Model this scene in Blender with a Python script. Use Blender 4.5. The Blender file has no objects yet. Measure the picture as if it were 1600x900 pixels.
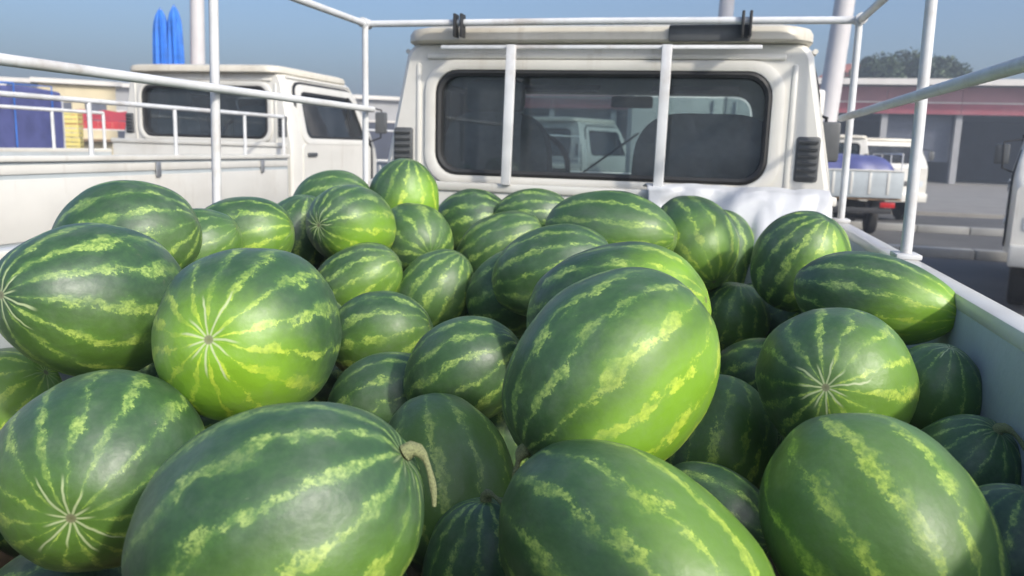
import bpy, bmesh, math, random
from mathutils import Vector, Matrix, Quaternion, noise
R = math.radians
PI = math.pi
scene = bpy.context.scene
col = scene.collection

# ---------------------------------------------------------------- camera
cam_data = bpy.data.cameras.new('camera')
cam_data.sensor_width = 36.0
cam_data.lens = 36.0 * 1267.5 / 1600.0
cam_data.clip_start = 0.05
cam_data.clip_end = 2000.0
cam_data.dof.use_dof = True
cam_data.dof.focus_distance = 1.25
cam_data.dof.aperture_fstop = 7.0
camera = bpy.data.objects.new('camera', cam_data)
col.objects.link(camera)
_yaw, _pitch, _roll = 0.2377, 0.1724, 0.0289
_m = Matrix.Rotation(_yaw, 4, 'Z') @ Matrix.Rotation(PI / 2 - _pitch, 4, 'X') @ Matrix.Rotation(_roll, 4, 'Z')
camera.matrix_world = Matrix.Translation((0.456, 0.0, 1.531)) @ _m
scene.camera = camera

# ---------------------------------------------------------------- sky and sun
SUN_AZ = math.atan2(0.80, -0.60)          # clockwise from +Y
SUN_EL = R(33)
world = bpy.data.worlds.new('World')
scene.world = world
world.use_nodes = True
wn = world.node_tree
bg = wn.nodes['Background']
sky = wn.nodes.new('ShaderNodeTexSky')
sky.sky_type = 'NISHITA'
sky.sun_disc = False
sky.sun_elevation = SUN_EL
sky.sun_rotation = SUN_AZ
sky.air_density = 1.0
sky.dust_density = 5.0
sky.ozone_density = 5.5
wn.links.new(sky.outputs[0], bg.inputs[0])
bg.inputs[1].default_value = 0.15
sun_data = bpy.data.lights.new('sun', 'SUN')
sun_data.energy = 2.3
sun_data.angle = R(3.0)
sun_data.color = (1.0, 0.93, 0.82)
sun = bpy.data.objects.new('sun', sun_data)
col.objects.link(sun)
_s = Vector((math.sin(SUN_AZ) * math.cos(SUN_EL), math.cos(SUN_AZ) * math.cos(SUN_EL), math.sin(SUN_EL)))
sun.rotation_euler = (-_s).to_track_quat('-Z', 'Y').to_euler()
scene.view_settings.view_transform = 'Standard'
scene.view_settings.look = 'None'
scene.view_settings.gamma = 1.0
scene.view_settings.exposure = 0.48
scene.view_settings.use_curve_mapping = False

# ---------------------------------------------------------------- material helpers
class NT:
    def __init__(self, name):
        self.m = bpy.data.materials.new(name)
        self.m.use_nodes = True
        self.t = self.m.node_tree
        self.t.nodes.clear()
        self.out = self.t.nodes.new('ShaderNodeOutputMaterial')
    def n(self, kind, **kw):
        nd = self.t.nodes.new(kind)
        for k, v in kw.items():
            setattr(nd, k, v)
        return nd
    def put(self, sock, v):
        if isinstance(v, bpy.types.NodeSocket):
            self.t.links.new(v, sock)
        else:
            if sock.type == 'RGBA' and len(v) == 3:
                v = tuple(v) + (1.0,)
            sock.default_value = v
    def math(self, op, a, b=None, c=None, clamp=False):
        nd = self.n('ShaderNodeMath', operation=op, use_clamp=clamp)
        for i, v in enumerate((a, b, c)):
            if v is not None:
                self.put(nd.inputs[i], v)
        return nd.outputs[0]
    def mix(self, f, a, b):
        nd = self.n('ShaderNodeMix', data_type='RGBA')
        self.put(nd.inputs[0], f); self.put(nd.inputs[6], a); self.put(nd.inputs[7], b)
        return nd.outputs[2]
    def ramp(self, v, lo, hi):
        nd = self.n('ShaderNodeMapRange', interpolation_type='SMOOTHSTEP')
        self.put(nd.inputs[0], v); self.put(nd.inputs[1], lo); self.put(nd.inputs[2], hi)
        return nd.outputs[0]
    def noise(self, vec, scale, detail=3.0, rough=0.55, dim='3D', w=None):
        nd = self.n('ShaderNodeTexNoise', noise_dimensions=dim)
        if vec is not None: self.put(nd.inputs['Vector'], vec)
        if w is not None: self.put(nd.inputs['W'], w)
        nd.inputs['Scale'].default_value = scale
        nd.inputs['Detail'].default_value = detail
        nd.inputs['Roughness'].default_value = rough
        return nd.outputs[0]
    def bsdf(self, **kw):
        b = self.n('ShaderNodeBsdfPrincipled')
        for k, v in kw.items():
            self.put(b.inputs[k], v)
        return b
    def bump(self, h, strength, dist):
        nd = self.n('ShaderNodeBump')
        nd.inputs['Strength'].default_value = strength
        nd.inputs['Distance'].default_value = dist
        self.put(nd.inputs['Height'], h)
        return nd.outputs[0]
    def done(self, shader):
        self.t.links.new(shader.outputs[0], self.out.inputs[0])
        return self.m

def simple(name, c, rough=0.5, metal=0.0, var=0.12, scale=6.0, bump=0.0, bscale=60.0, dirt=None, dirt_amt=0.35, coat=0.0, spec=0.5, streak=None):
    m = NT(name)
    tc = m.n('ShaderNodeTexCoord').outputs['Object']
    nz = m.noise(tc, scale, 5.0, 0.6)
    dark = tuple(x * (1 - var) for x in c)
    lite = tuple(min(1, x * (1 + var)) for x in c)
    cc = m.mix(m.ramp(nz, 0.3, 0.7), dark, lite)
    if dirt:
        d2 = m.noise(tc, scale * 0.35, 8.0, 0.7)
        cc = m.mix(m.math('MULTIPLY', m.ramp(d2, 0.48, 0.72), dirt_amt), cc, dirt)
    if streak:
        sv = m.n('ShaderNodeVectorMath', operation='MULTIPLY'); m.put(sv.inputs[0], tc); sv.inputs[1].default_value = (14.0, 14.0, 1.3)
        s1 = m.ramp(m.noise(sv.outputs[0], 1.0, 5.0, 0.65), 0.55, 0.80)
        cc = m.mix(m.math('MULTIPLY', s1, 0.38), cc, streak)
        rs = m.math('MULTIPLY', m.ramp(m.noise(tc, 16.0, 6.0, 0.7), 0.70, 0.76), m.ramp(m.noise(tc, 2.0, 3.0), 0.5, 0.65))
        cc = m.mix(m.math('MULTIPLY', rs, 0.8), cc, (0.17, 0.075, 0.035))
    rr = m.math('MULTIPLY_ADD', nz, 0.25, rough - 0.12)
    b = m.bsdf(**{'Base Color': cc, 'Roughness': rr, 'Metallic': metal, 'Coat Weight': coat, 'Specular IOR Level': spec})
    if bump:
        m.put(b.inputs['Normal'], m.bump(m.noise(tc, bscale, 4.0, 0.6), bump, 0.01))
    return m.done(b)

def glass(name, tint, haze=0.06, hz=(0.45, 0.47, 0.48), rough=0.02):
    m = NT(name)
    tr = m.n('ShaderNodeBsdfTransparent'); m.put(tr.inputs[0], tint)
    gl = m.n('ShaderNodeBsdfGlossy'); gl.inputs['Roughness'].default_value = rough
    df = m.n('ShaderNodeBsdfDiffuse'); m.put(df.inputs[0], hz)
    fr = m.n('ShaderNodeFresnel'); fr.inputs[0].default_value = 1.5
    tc = m.n('ShaderNodeTexCoord').outputs['Object']
    nz = m.ramp(m.noise(tc, 3.0, 6.0, 0.65), 0.3, 0.8)
    m1 = m.n('ShaderNodeMixShader'); m2 = m.n('ShaderNodeMixShader')
    m.put(m1.inputs[0], m.math('MULTIPLY_ADD', nz, haze, haze * 0.5))
    m.t.links.new(tr.outputs[0], m1.inputs[1]); m.t.links.new(df.outputs[0], m1.inputs[2])
    m.put(m2.inputs[0], fr.outputs[0])
    m.t.links.new(m1.outputs[0], m2.inputs[1]); m.t.links.new(gl.outputs[0], m2.inputs[2])
    return m.done(m2)

M = {}
M['white'] = simple('white_paint', (0.67, 0.655, 0.60), 0.36, var=0.05, scale=2.5, dirt=(0.42, 0.37, 0.29), dirt_amt=0.42, coat=0.2, streak=(0.36, 0.29, 0.20))
M['cream'] = simple('cream_paint', (0.66, 0.62, 0.52), 0.42, var=0.06, scale=3.0, dirt=(0.40, 0.34, 0.25), dirt_amt=0.5, streak=(0.34, 0.26, 0.17))
M['bedpaint'] = simple('worn_bed_paint', (0.42, 0.46, 0.47), 0.48, var=0.07, scale=4.0, dirt=(0.25, 0.23, 0.20), dirt_amt=0.5, bump=0.15, bscale=35)
M['rack'] = simple('rack_paint', (0.64, 0.65, 0.65), 0.45, var=0.08, scale=9.0, dirt=(0.33, 0.26, 0.19), dirt_amt=0.5, streak=(0.30, 0.22, 0.15))
M['rubber'] = simple('black_rubber', (0.022, 0.023, 0.024), 0.6, var=0.2)
M['plastic'] = simple('dark_plastic', (0.085, 0.09, 0.092), 0.5, var=0.15)
M['fabric'] = simple('seat_fabric', (0.15, 0.165, 0.18), 0.85, var=0.2, scale=30, bump=0.2, bscale=200)
M['trim'] = simple('grey_interior_trim', (0.15, 0.125, 0.13), 0.7)
M['metal'] = simple('galvanised_metal', (0.45, 0.46, 0.47), 0.4, 0.7)
M['chassis'] = simple('chassis_black', (0.03, 0.03, 0.032), 0.6, dirt=(0.15, 0.12, 0.09))
M['tyre'] = simple('tyre_rubber', (0.028, 0.027, 0.026), 0.8, dirt=(0.16, 0.14, 0.11), dirt_amt=0.5, scale=10)
M['rim'] = simple('steel_rim', (0.50, 0.50, 0.49), 0.45, 0.4)
M['redlens'] = simple('red_lens', (0.45, 0.02, 0.02), 0.25)
M['amber'] = simple('amber_lens', (0.65, 0.22, 0.03), 0.25)
M['clearlens'] = simple('clear_lens', (0.62, 0.65, 0.67), 0.15)
M['glass'] = glass('tinted_glass', (0.72, 0.79, 0.80), 0.09, (0.42, 0.46, 0.50))
M['tarp'] = simple('white_tarp', (0.58, 0.59, 0.60), 0.5, var=0.03, scale=5, dirt=(0.55, 0.52, 0.46), dirt_amt=0.25, bump=0.1, bscale=90)
M['bluetarp'] = simple('blue_tarp', (0.085, 0.095, 0.235), 0.45, var=0.18, scale=3, bump=0.3, bscale=12)
M['bluecloth'] = simple('bright_blue_cloth', (0.03, 0.17, 0.60), 0.7, var=0.2, scale=5)
M['concrete'] = simple('concrete', (0.25, 0.235, 0.21), 0.85, var=0.12, scale=1.5, dirt=(0.16, 0.15, 0.135), bump=0.3, bscale=30)
M['kerb'] = simple('kerb_stone', (0.30, 0.295, 0.275), 0.85, var=0.12, scale=2, dirt=(0.28, 0.26, 0.23))
M['plaster'] = simple('cream_plaster', (0.62, 0.54, 0.36), 0.85, var=0.08, scale=1, dirt=(0.4, 0.35, 0.26))
M['greywall'] = simple('grey_wall', (0.36, 0.36, 0.36), 0.85, var=0.08, scale=0.7, dirt=(0.25, 0.24, 0.23))
M['whitewall'] = simple('white_wall', (0.66, 0.63, 0.58), 0.85, var=0.06, scale=0.7, dirt=(0.45, 0.41, 0.36))
M['redfascia'] = simple('red_fascia', (0.30, 0.06, 0.08), 0.55, var=0.12, scale=0.6, dirt=(0.45, 0.28, 0.28), dirt_amt=0.4)
M['pinkfascia'] = simple('faded_red_fascia', (0.36, 0.17, 0.18), 0.6, var=0.12, scale=0.6)
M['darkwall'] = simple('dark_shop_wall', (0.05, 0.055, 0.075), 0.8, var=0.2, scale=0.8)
M['shutter'] = simple('steel_shutter', (0.10, 0.11, 0.14), 0.5, 0.3)
M['redcloth'] = simple('red_awning_cloth', (0.50, 0.05, 0.06), 0.8, var=0.1)
M['orangecloth'] = simple('orange_awning_cloth', (0.60, 0.14, 0.05), 0.8, var=0.1)
M['yellowplastic'] = simple('yellow_plastic', (0.70, 0.60, 0.20), 0.5, var=0.1)
M['wood'] = simple('worn_wood', (0.22, 0.15, 0.09), 0.8, var=0.25, scale=8)
M['bark'] = simple('bark', (0.10, 0.075, 0.05), 0.9, var=0.3, scale=6, bump=0.5, bscale=12)
M['stem'] = simple('dry_green_stem', (0.30, 0.32, 0.15), 0.8, var=0.35, scale=70, bump=0.6, bscale=150)
M['polepaint'] = simple('pale_mast_paint', (0.58, 0.56, 0.55), 0.5, var=0.06, scale=1)
M['roofred'] = simple('red_roof', (0.30, 0.09, 0.06), 0.8, var=0.2, scale=1)

def leaf_mat():
    m = NT('leaves')
    tc = m.n('ShaderNodeTexCoord').outputs['Object']
    nz = m.noise(tc, 0.9, 3.0)
    c = m.mix(m.ramp(nz, 0.3, 0.7), (0.018, 0.036, 0.014), (0.05, 0.08, 0.025))
    b = m.bsdf(**{'Base Color': c, 'Roughness': 0.6})
    return m.done(b)
M['leaf'] = leaf_mat()

def asphalt_mat():
    m = NT('asphalt')
    tc = m.n('ShaderNodeTexCoord').outputs['Object']
    a = m.noise(tc, 0.25, 6.0, 0.65)
    b_ = m.noise(tc, 40.0, 3.0, 0.7)
    c = m.mix(m.ramp(a, 0.35, 0.7), (0.075, 0.073, 0.070), (0.12, 0.116, 0.11))
    c = m.mix(m.math('MULTIPLY', m.ramp(b_, 0.45, 0.75), 0.4), c, (0.17, 0.165, 0.15))
    b = m.bsdf(**{'Base Color': c, 'Roughness': 0.85})
    m.put(b.inputs['Normal'], m.bump(b_, 0.4, 0.02))
    return m.done(b)
M['asphalt'] = asphalt_mat()

def melon_mat():
    m = NT('watermelon_rind')
    tcn = m.n('ShaderNodeTexCoord')
    p = tcn.outputs['Object']
    oi = m.n('ShaderNodeAttribute', attribute_type='OBJECT', attribute_name='seed')
    rnd = oi.outputs['Fac']
    off = m.n('ShaderNodeVectorMath', operation='SCALE')
    comb = m.n('ShaderNodeCombineXYZ')
    m.put(comb.inputs[0], rnd); m.put(comb.inputs[1], m.math('FRACT', m.math('MULTIPLY', rnd, 7.31))); m.put(comb.inputs[2], m.math('FRACT', m.math('MULTIPLY', rnd, 13.7)))
    m.put(off.inputs[0], comb.outputs[0]); m.put(off.inputs['Scale'], 37.0)
    add = m.n('ShaderNodeVectorMath', operation='ADD')
    m.put(add.inputs[0], p); m.put(add.inputs[1], off.outputs[0])
    q = add.outputs[0]
    nrm = m.n('ShaderNodeVectorMath', operation='NORMALIZE'); m.put(nrm.inputs[0], p)
    sp = m.n('ShaderNodeSeparateXYZ'); m.put(sp.inputs[0], nrm.outputs[0])
    x, y, z = sp.outputs
    th = m.math('ARCTAN2', y, x)
    az = m.math('ABSOLUTE', z)
    rad = m.math('SQRT', m.math('MAXIMUM', m.math('ADD', m.math('MULTIPLY', x, x), m.math('MULTIPLY', y, y)), 0.00001))
    # waviness of the stripes, in arc length, so they stay neat at the poles
    n1 = m.math('SUBTRACT', m.noise(q, 2.6, 2.0), 0.5)
    n2 = m.math('SUBTRACT', m.noise(q, 9.0, 4.0, 0.65), 0.5)
    n3 = m.math('SUBTRACT', m.noise(q, 34.0, 3.0, 0.7), 0.5)
    wob = m.math('ADD', m.math('MULTIPLY', n1, 0.36), m.math('MULTIPLY', n2, 0.22))
    wob = m.math('ADD', wob, m.math('MULTIPLY', n3, 0.16))
    wob = m.math('MULTIPLY', wob, m.ramp(rad, 0.0, 0.55))
    th2 = m.math('ADD', th, wob)
    NS = m.math('FLOOR', m.math('MULTIPLY_ADD', m.math('FRACT', m.math('MULTIPLY', rnd, 17.9)), 4.0, 12.0))
    ph = m.math('MULTIPLY', th2, m.math('MULTIPLY', NS, 1 / (2 * PI)))
    tri = m.math('ABSOLUTE', m.math('SUBTRACT', m.math('FRACT', m.math('ADD', ph, 20.5)), 0.5))      # 0 at stripe centre .. 0.5
    # stripe half width changes along the stripe; edges are feathered by fine veins
    wn_ = m.noise(q, 3.2, 2.0)
    hw = m.math('MULTIPLY_ADD', m.ramp(wn_, 0.34, 0.68), m.math('MULTIPLY_ADD', m.math('FRACT', m.math('MULTIPLY', rnd, 29.3)), 0.13, 0.12), 0.016)
    fine = m.math('SUBTRACT', m.noise(q, 22.0, 6.0, 0.75), 0.5)
    sv = m.math('ADD', m.math('SUBTRACT', hw, tri), m.math('MULTIPLY', fine, 0.27))
    core = m.ramp(sv, -0.02, 0.05)
    halo = m.ramp(sv, -0.20, 0.03)
    mot = m.ramp(m.noise(q, 17.0, 5.0, 0.75), 0.32, 0.66)
    brk = m.ramp(m.noise(q, 2.6, 2.0), 0.34, 0.56)
    stripe = m.math('MULTIPLY', core, m.math('MULTIPLY_ADD', mot, 0.62, 0.38))
    stripe = m.math('MULTIPLY', stripe, m.math('MULTIPLY_ADD', brk, 0.66, 0.34))
    # base greens: wide dark bands with a net of slightly paler veins
    vein = m.ramp(m.noise(q, 8.0, 7.0, 0.78), 0.40, 0.66)
    base = m.mix(m.math('MULTIPLY', vein, 0.6), (0.014, 0.055, 0.016), (0.038, 0.110, 0.026))
    tone = m.math('FRACT', m.math('MULTIPLY', rnd, 5.17))
    base = m.mix(m.math('MULTIPLY', tone, 0.50), base, (0.055, 0.140, 0.034))
    base = m.mix(m.math('MULTIPLY', halo, 0.50), base, (0.072, 0.180, 0.034))
    scol = m.mix(mot, (0.12, 0.27, 0.035), (0.42, 0.57, 0.09))
    pale = m.math('FRACT', m.math('MULTIPLY', rnd, 23.3))
    scol = m.mix(m.math('MULTIPLY', pale, 0.6), scol, m.mix(mot, (0.08, 0.19, 0.05), (0.30, 0.40, 0.17)))
    c = m.mix(stripe, base, scol)
    # yellow-lime side: field spot, plus low sunlight painted into the rind colour
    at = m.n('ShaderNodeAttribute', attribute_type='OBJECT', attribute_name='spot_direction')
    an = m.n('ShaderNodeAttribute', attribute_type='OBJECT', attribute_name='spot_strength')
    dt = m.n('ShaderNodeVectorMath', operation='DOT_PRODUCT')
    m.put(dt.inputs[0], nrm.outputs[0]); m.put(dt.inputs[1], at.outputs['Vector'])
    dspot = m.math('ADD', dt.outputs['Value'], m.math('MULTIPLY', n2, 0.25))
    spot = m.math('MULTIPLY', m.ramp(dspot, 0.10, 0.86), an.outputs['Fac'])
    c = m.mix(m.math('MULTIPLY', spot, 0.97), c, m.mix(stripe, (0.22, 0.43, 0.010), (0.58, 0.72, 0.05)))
    # star of thin pale lines round both ends
    th3 = m.math('ADD', th, m.math('MULTIPLY', n1, 0.5))
    ph3 = m.math('MULTIPLY', th3, 11.0 / (2 * PI))
    fr3 = m.math('FRACT', m.math('ADD', ph3, 20.5))
    t3 = m.math('MULTIPLY', m.math('ABSOLUTE', m.math('SUBTRACT', fr3, 0.5)), m.math('MULTIPLY', rad, 2 * PI / 11.0))
    cell = m.math('FRACT', m.math('MULTIPLY', m.math('SINE', m.math('MULTIPLY_ADD', m.math('FLOOR', m.math('ADD', ph3, 20.5)), 12.99, m.math('MULTIPLY', rnd, 40.0))), 437.5))
    reach = m.math('MULTIPLY_ADD', cell, 0.34, 0.22)
    line = m.math('SUBTRACT', 1.0, m.ramp(t3, 0.003, 0.017))
    line = m.math('MULTIPLY', line, m.math('SUBTRACT', 1.0, m.ramp(m.math('SUBTRACT', rad, reach), -0.12, 0.0)))
    line = m.math('MULTIPLY', line, m.ramp(rad, 0.0, 0.04))
    st = m.n('ShaderNodeAttribute', attribute_type='OBJECT', attribute_name='star')
    c = m.mix(m.math('MULTIPLY', line, st.outputs['Fac']), c, (0.50, 0.58, 0.30))
    # little brown button at the very end
    but = m.math('SUBTRACT', 1.0, m.ramp(rad, 0.035, 0.06))
    c = m.mix(m.math('MULTIPLY', but, 0.8), c, (0.16, 0.14, 0.07))
    # dust, soil and scuffs
    du = m.ramp(m.noise(q, 1.8, 7.0, 0.72), 0.40, 0.80)
    c = m.mix(m.math('MULTIPLY_ADD', du, 0.24, 0.05), c, (0.25, 0.29, 0.24))
    so = m.ramp(m.noise(q, 4.5, 8.0, 0.75), 0.62, 0.74)
    c = m.mix(m.math('MULTIPLY', so, 0.28), c, (0.20, 0.165, 0.11))
    str_ = m.n('ShaderNodeVectorMath', operation='MULTIPLY'); m.put(str_.inputs[0], q); str_.inputs[1].default_value = (30.0, 30.0, 4.0)
    sc = m.math('MULTIPLY', m.ramp(m.noise(str_.outputs[0], 1.0, 3.0, 0.6), 0.70, 0.76), m.ramp(m.noise(q, 3.0, 2.0), 0.52, 0.62))
    c = m.mix(m.math('MULTIPLY', sc, 0.55), c, (0.42, 0.42, 0.28))
    rg = m.math('MULTIPLY_ADD', m.noise(q, 5.0, 5.0, 0.7), 0.28, 0.30)
    b = m.bsdf(**{'Base Color': c, 'Roughness': rg, 'Specular IOR Level': 0.5, 'Coat Weight': 0.35, 'Coat Roughness': 0.55})
    m.put(b.inputs['Normal'], m.bump(m.noise(q, 9.0, 3.0, 0.5), 0.06, 0.02))
    return m.done(b)
M['melon'] = melon_mat()

# ---------------------------------------------------------------- mesh helpers
def mesh_obj(name, verts, faces, mat, parent=None, smooth=False, angle=None):
    me = bpy.data.meshes.new(name)
    me.from_pydata([tuple(v) for v in verts], [], faces)
    me.update()
    return link_mesh(name, me, mat, parent, smooth, angle)

def link_mesh(name, me, mat, parent=None, smooth=False, angle=None):
    if mat: me.materials.append(M[mat])
    if smooth:
        me.shade_smooth()
        if angle: me.set_sharp_from_angle(angle=R(angle))
    o = bpy.data.objects.new(name, me)
    col.objects.link(o)
    if parent: o.parent = parent
    return o

def bm_obj(name, bm, mat, parent=None, smooth=False, angle=35):
    me = bpy.data.meshes.new(name)
    bmesh.ops.recalc_face_normals(bm, faces=bm.faces)
    bm.to_mesh(me); bm.free()
    return link_mesh(name, me, mat, parent, smooth, angle)

def add_box(bm, c, s, bev=0.0, seg=2, rot=None):
    r = bmesh.ops.create_cube(bm, size=1.0)
    vs = r['verts']
    bmesh.ops.scale(bm, vec=s, verts=vs)
    if bev:
        es = list({e for v in vs for e in v.link_edges})
        rb = bmesh.ops.bevel(bm, geom=es, offset=bev, segments=seg, affect='EDGES', profile=0.5)
        vs = list({v for f in rb['faces'] for v in f.verts} | {v for v in vs if v.is_valid})
    if rot is not None:
        bmesh.ops.rotate(bm, cent=(0, 0, 0), matrix=rot, verts=vs)
    bmesh.ops.translate(bm, vec=c, verts=vs)
    return vs

def box(name, c, s, mat, parent=None, bev=0.0, rot=None):
    bm = bmesh.new()
    add_box(bm, c, s, bev, 2, rot)
    return bm_obj(name, bm, mat, parent, bev > 0, 40)

def add_tube(bm, pts, rads, n=10, cap=True):
    pts = [Vector(p) for p in pts]
    if not hasattr(rads, '__len__'): rads = [rads] * len(pts)
    prev = None; rings = []
    up = Vector((0, 0, 1))
    for i, p in enumerate(pts):
        t = (pts[min(i + 1, len(pts) - 1)] - pts[max(i - 1, 0)]).normalized()
        if prev is None:
            a = up if abs(t.dot(up)) < 0.9 else Vector((1, 0, 0))
            u = t.cross(a).normalized()
        else:
            u = (prev - t * prev.dot(t)).normalized()
        prev = u
        v = t.cross(u)
        rings.append([bm.verts.new(p + (u * math.cos(2 * PI * k / n) + v * math.sin(2 * PI * k / n)) * rads[i]) for k in range(n)])
    for a, b in zip(rings, rings[1:]):
        for k in range(n):
            bm.faces.new((a[k], a[(k + 1) % n], b[(k + 1) % n], b[k]))
    if cap:
        bm.faces.new(rings[0][::-1]); bm.faces.new(rings[-1])

def tube(name, pts, rads, mat, parent=None, n=10):
    bm = bmesh.new()
    add_tube(bm, pts, rads, n)
    return bm_obj(name, bm, mat, parent, True, 50)

def rrect(w, h, r, n=6):
    """rounded rectangle loop, half sizes w, h; counter-clockwise"""
    out = []
    for cx, cy, a0 in ((w - r, h - r, 0), (-w + r, h - r, 90), (-w + r, -h + r, 180), (w - r, -h + r, 270)):
        for k in range(n + 1):
            a = R(a0 + 90.0 * k / n)
            out.append((cx + r * math.cos(a), cy + r * math.sin(a)))
    return out

def rpoly(pts, r, n=5):
    """polygon with rounded corners"""
    out = []; L = len(pts)
    for i in range(L):
        p = Vector(pts[i]); a = Vector(pts[i - 1]); b = Vector(pts[(i + 1) % L])
        u = (a - p).normalized(); v = (b - p).normalized()
        d = min(r, (a - p).length * .45, (b - p).length * .45)
        p0 = p + u * d; p1 = p + v * d
        for k in range(n + 1):
            t = k / n
            q = p0 * (1 - t) ** 2 + p * 2 * t * (1 - t) + p1 * t * t
            out.append((q.x, q.y))
    return out

def prism(name, loop, fn, d0, d1, mat, parent=None, smooth=False):
    """loop of (u,v) extruded between depths d0 and d1; fn maps (u,v,d) to 3-D"""
    n = len(loop)
    verts = [fn(u, v, d0) for u, v in loop] + [fn(u, v, d1) for u, v in loop]
    faces = [list(range(n))[::-1], [n + i for i in range(n)]]
    for i in range(n):
        faces.append([i, (i + 1) % n, n + (i + 1) % n, n + i])
    bm = bmesh.new()
    me = bpy.data.meshes.new('t'); me.from_pydata(verts, [], faces)
    bm.from_mesh(me); bpy.data.meshes.remove(me)
    return bm_obj(name, bm, mat, parent, smooth, 40)

def ring(name, outer, inner, fn, d0, d1, mat, parent=None, bulge=0.0):
    """frame between two loops of equal length, d0 back, d1 front"""
    n = len(outer)
    V = []
    for u, v in outer: V.append(fn(u, v, d0))
    for u, v in outer: V.append(fn(u, v, d1))
    mids = [((a[0] + b[0]) / 2, (a[1] + b[1]) / 2) for a, b in zip(outer, inner)]
    for u, v in mids: V.append(fn(u, v, d1 + bulge))
    for u, v in inner: V.append(fn(u, v, d1))
    for u, v in inner: V.append(fn(u, v, d0))
    F = []
    for k in range(4):
        for i in range(n):
            j = (i + 1) % n
            F.append([k * n + i, k * n + j, (k + 1) * n + j, (k + 1) * n + i])
    for i in range(n):
        j = (i + 1) % n
        F.append([4 * n + i, 4 * n + j, j, i])
    bm = bmesh.new()
    me = bpy.data.meshes.new('t'); me.from_pydata(V, [], F)
    bm.from_mesh(me); bpy.data.meshes.remove(me)
    return bm_obj(name, bm, mat, parent, True, 50)

def lathe(name, prof, mat, parent=None, n=24, axis='X', at=(0, 0, 0)):
    """profile of (radius, along)"""
    V = []; F = []
    for r, a in prof:
        for k in range(n):
            t = 2 * PI * k / n
            c, s = r * math.cos(t), r * math.sin(t)
            p = (a, c, s) if axis == 'X' else ((c, s, a) if axis == 'Z' else (c, a, s))
            V.append((p[0] + at[0], p[1] + at[1], p[2] + at[2]))
    for i in range(len(prof) - 1):
        for k in range(n):
            F.append([i * n + k, i * n + (k + 1) % n, (i + 1) * n + (k + 1) % n, (i + 1) * n + k])
    F.append(list(range(n))); F.append([(len(prof) - 1) * n + k for k in range(n)])
    bm = bmesh.new()
    me = bpy.data.meshes.new('t'); me.from_pydata(V, [], F)
    bm.from_mesh(me); bpy.data.meshes.remove(me)
    return bm_obj(name, bm, mat, parent, True, 35)

def empty(name, loc, rz=0.0, scale=1.0):
    o = bpy.data.objects.new(name, None)
    col.objects.link(o)
    o.location = loc; o.rotation_euler = (0, 0, rz); o.scale = (scale,) * 3
    return o

def tag(o, label=None, cat=None, group=None, kind=None):
    if label: o['label'] = label
    if cat: o['category'] = cat
    if group: o['group'] = group
    if kind: o['kind'] = kind
    return o

def copy_tree(o, parent=None):
    c = o.copy()
    col.objects.link(c)
    c.parent = parent
    for ch in o.children:
        copy_tree(ch, c)
    return c

def boolean(o, cutters, op='DIFFERENCE'):
    for c in cutters:
        md = o.modifiers.new('b', 'BOOLEAN')
        md.operation = op; md.object = c; md.solver = 'EXACT'
    dg = bpy.context.evaluated_depsgraph_get()
    dg.update()
    me = bpy.data.meshes.new_from_object(o.evaluated_get(dg))
    o.modifiers.clear()
    old = o.data; o.data = me
    bpy.data.meshes.remove(old)
    for c in cutters:
        d = c.data
        bpy.data.objects.remove(c); bpy.data.meshes.remove(d)
    return o

# ================================================================= setting
bm = bmesh.new()
bmesh.ops.create_grid(bm, x_segments=8, y_segments=8, size=900.0)
g = bm_obj('ground', bm, 'asphalt'); g.location = (0, 300, 0); tag(g, kind='structure')

bm = bmesh.new()
add_box(bm, (5, 39.2, 0.045), (120, 30.0, 0.13), 0.01)
pv = bm_obj('pavement', bm, 'concrete'); tag(pv, kind='structure')
for x0, x1, yy, rot in ((2.2, 30.0, 18.9, -0.05), (2.0, 22.0, 14.2, -0.06)):
    k_root = empty('kerb', (0, 0, 0)); tag(k_root, kind='structure')
    L = 1.0; i = 0
    x = x0
    bm0 = bmesh.new(); add_box(bm0, (0, 0, 0), (0.985, 0.28, 0.15), 0.015)
    k0 = None
    while x < x1:
        if k0 is None:
            k0 = bm_obj('kerb_stone', bm0, 'kerb', k_root, True); kk = k0
        else:
            kk = k0.copy(); col.objects.link(kk)
        kk.location = (x, yy + rot * (x - x0), 0.07 + 0.004 * math.sin(i * 3.1)); kk.rotation_euler = (0, 0, rot + 0.006 * math.sin(i * 1.7))
        x += L; i += 1

# ================================================================= pickup trucks
YC = 3.154            # rear wall of the cab, in the truck's own coordinates
ROOF = 1.935
BELT = 1.39
def side_x(z):
    if z <= BELT: return 0.882 - 0.02 * max(0, (0.9 - z)) ** 2
    return 0.882 - (z - BELT) * (0.882 - 0.770) / (ROOF - BELT)

def top_z(y):
    y0, y1, z0, z1 = YC + 1.02, YC + 1.50, ROOF, 1.30
    if y <= y0: return z0 - 0.02 * max(0, (YC + 0.25 - y)) * 0
    t = min(1, (y - y0) / (y1 - y0))
    return z0 + (z1 - z0) * t

def section(y, inset, zb, zt):
    pts = []
    r = 0.07
    zs = [zb + (zt - r - zb) * k / 8 for k in range(9)]
    left = [(-(side_x(z) - inset), z) for z in zs]
    xs = side_x(zt - r) - inset
    arc = [(-(xs - r + r * math.cos(R(a))), zt - r + r * math.sin(R(a))) for a in (18, 36, 54, 72, 90)]
    half = left + arc
    full = half + [(-x, z) for x, z in half[::-1]]
    return [(x, y, z) for x, z in full]

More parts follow.
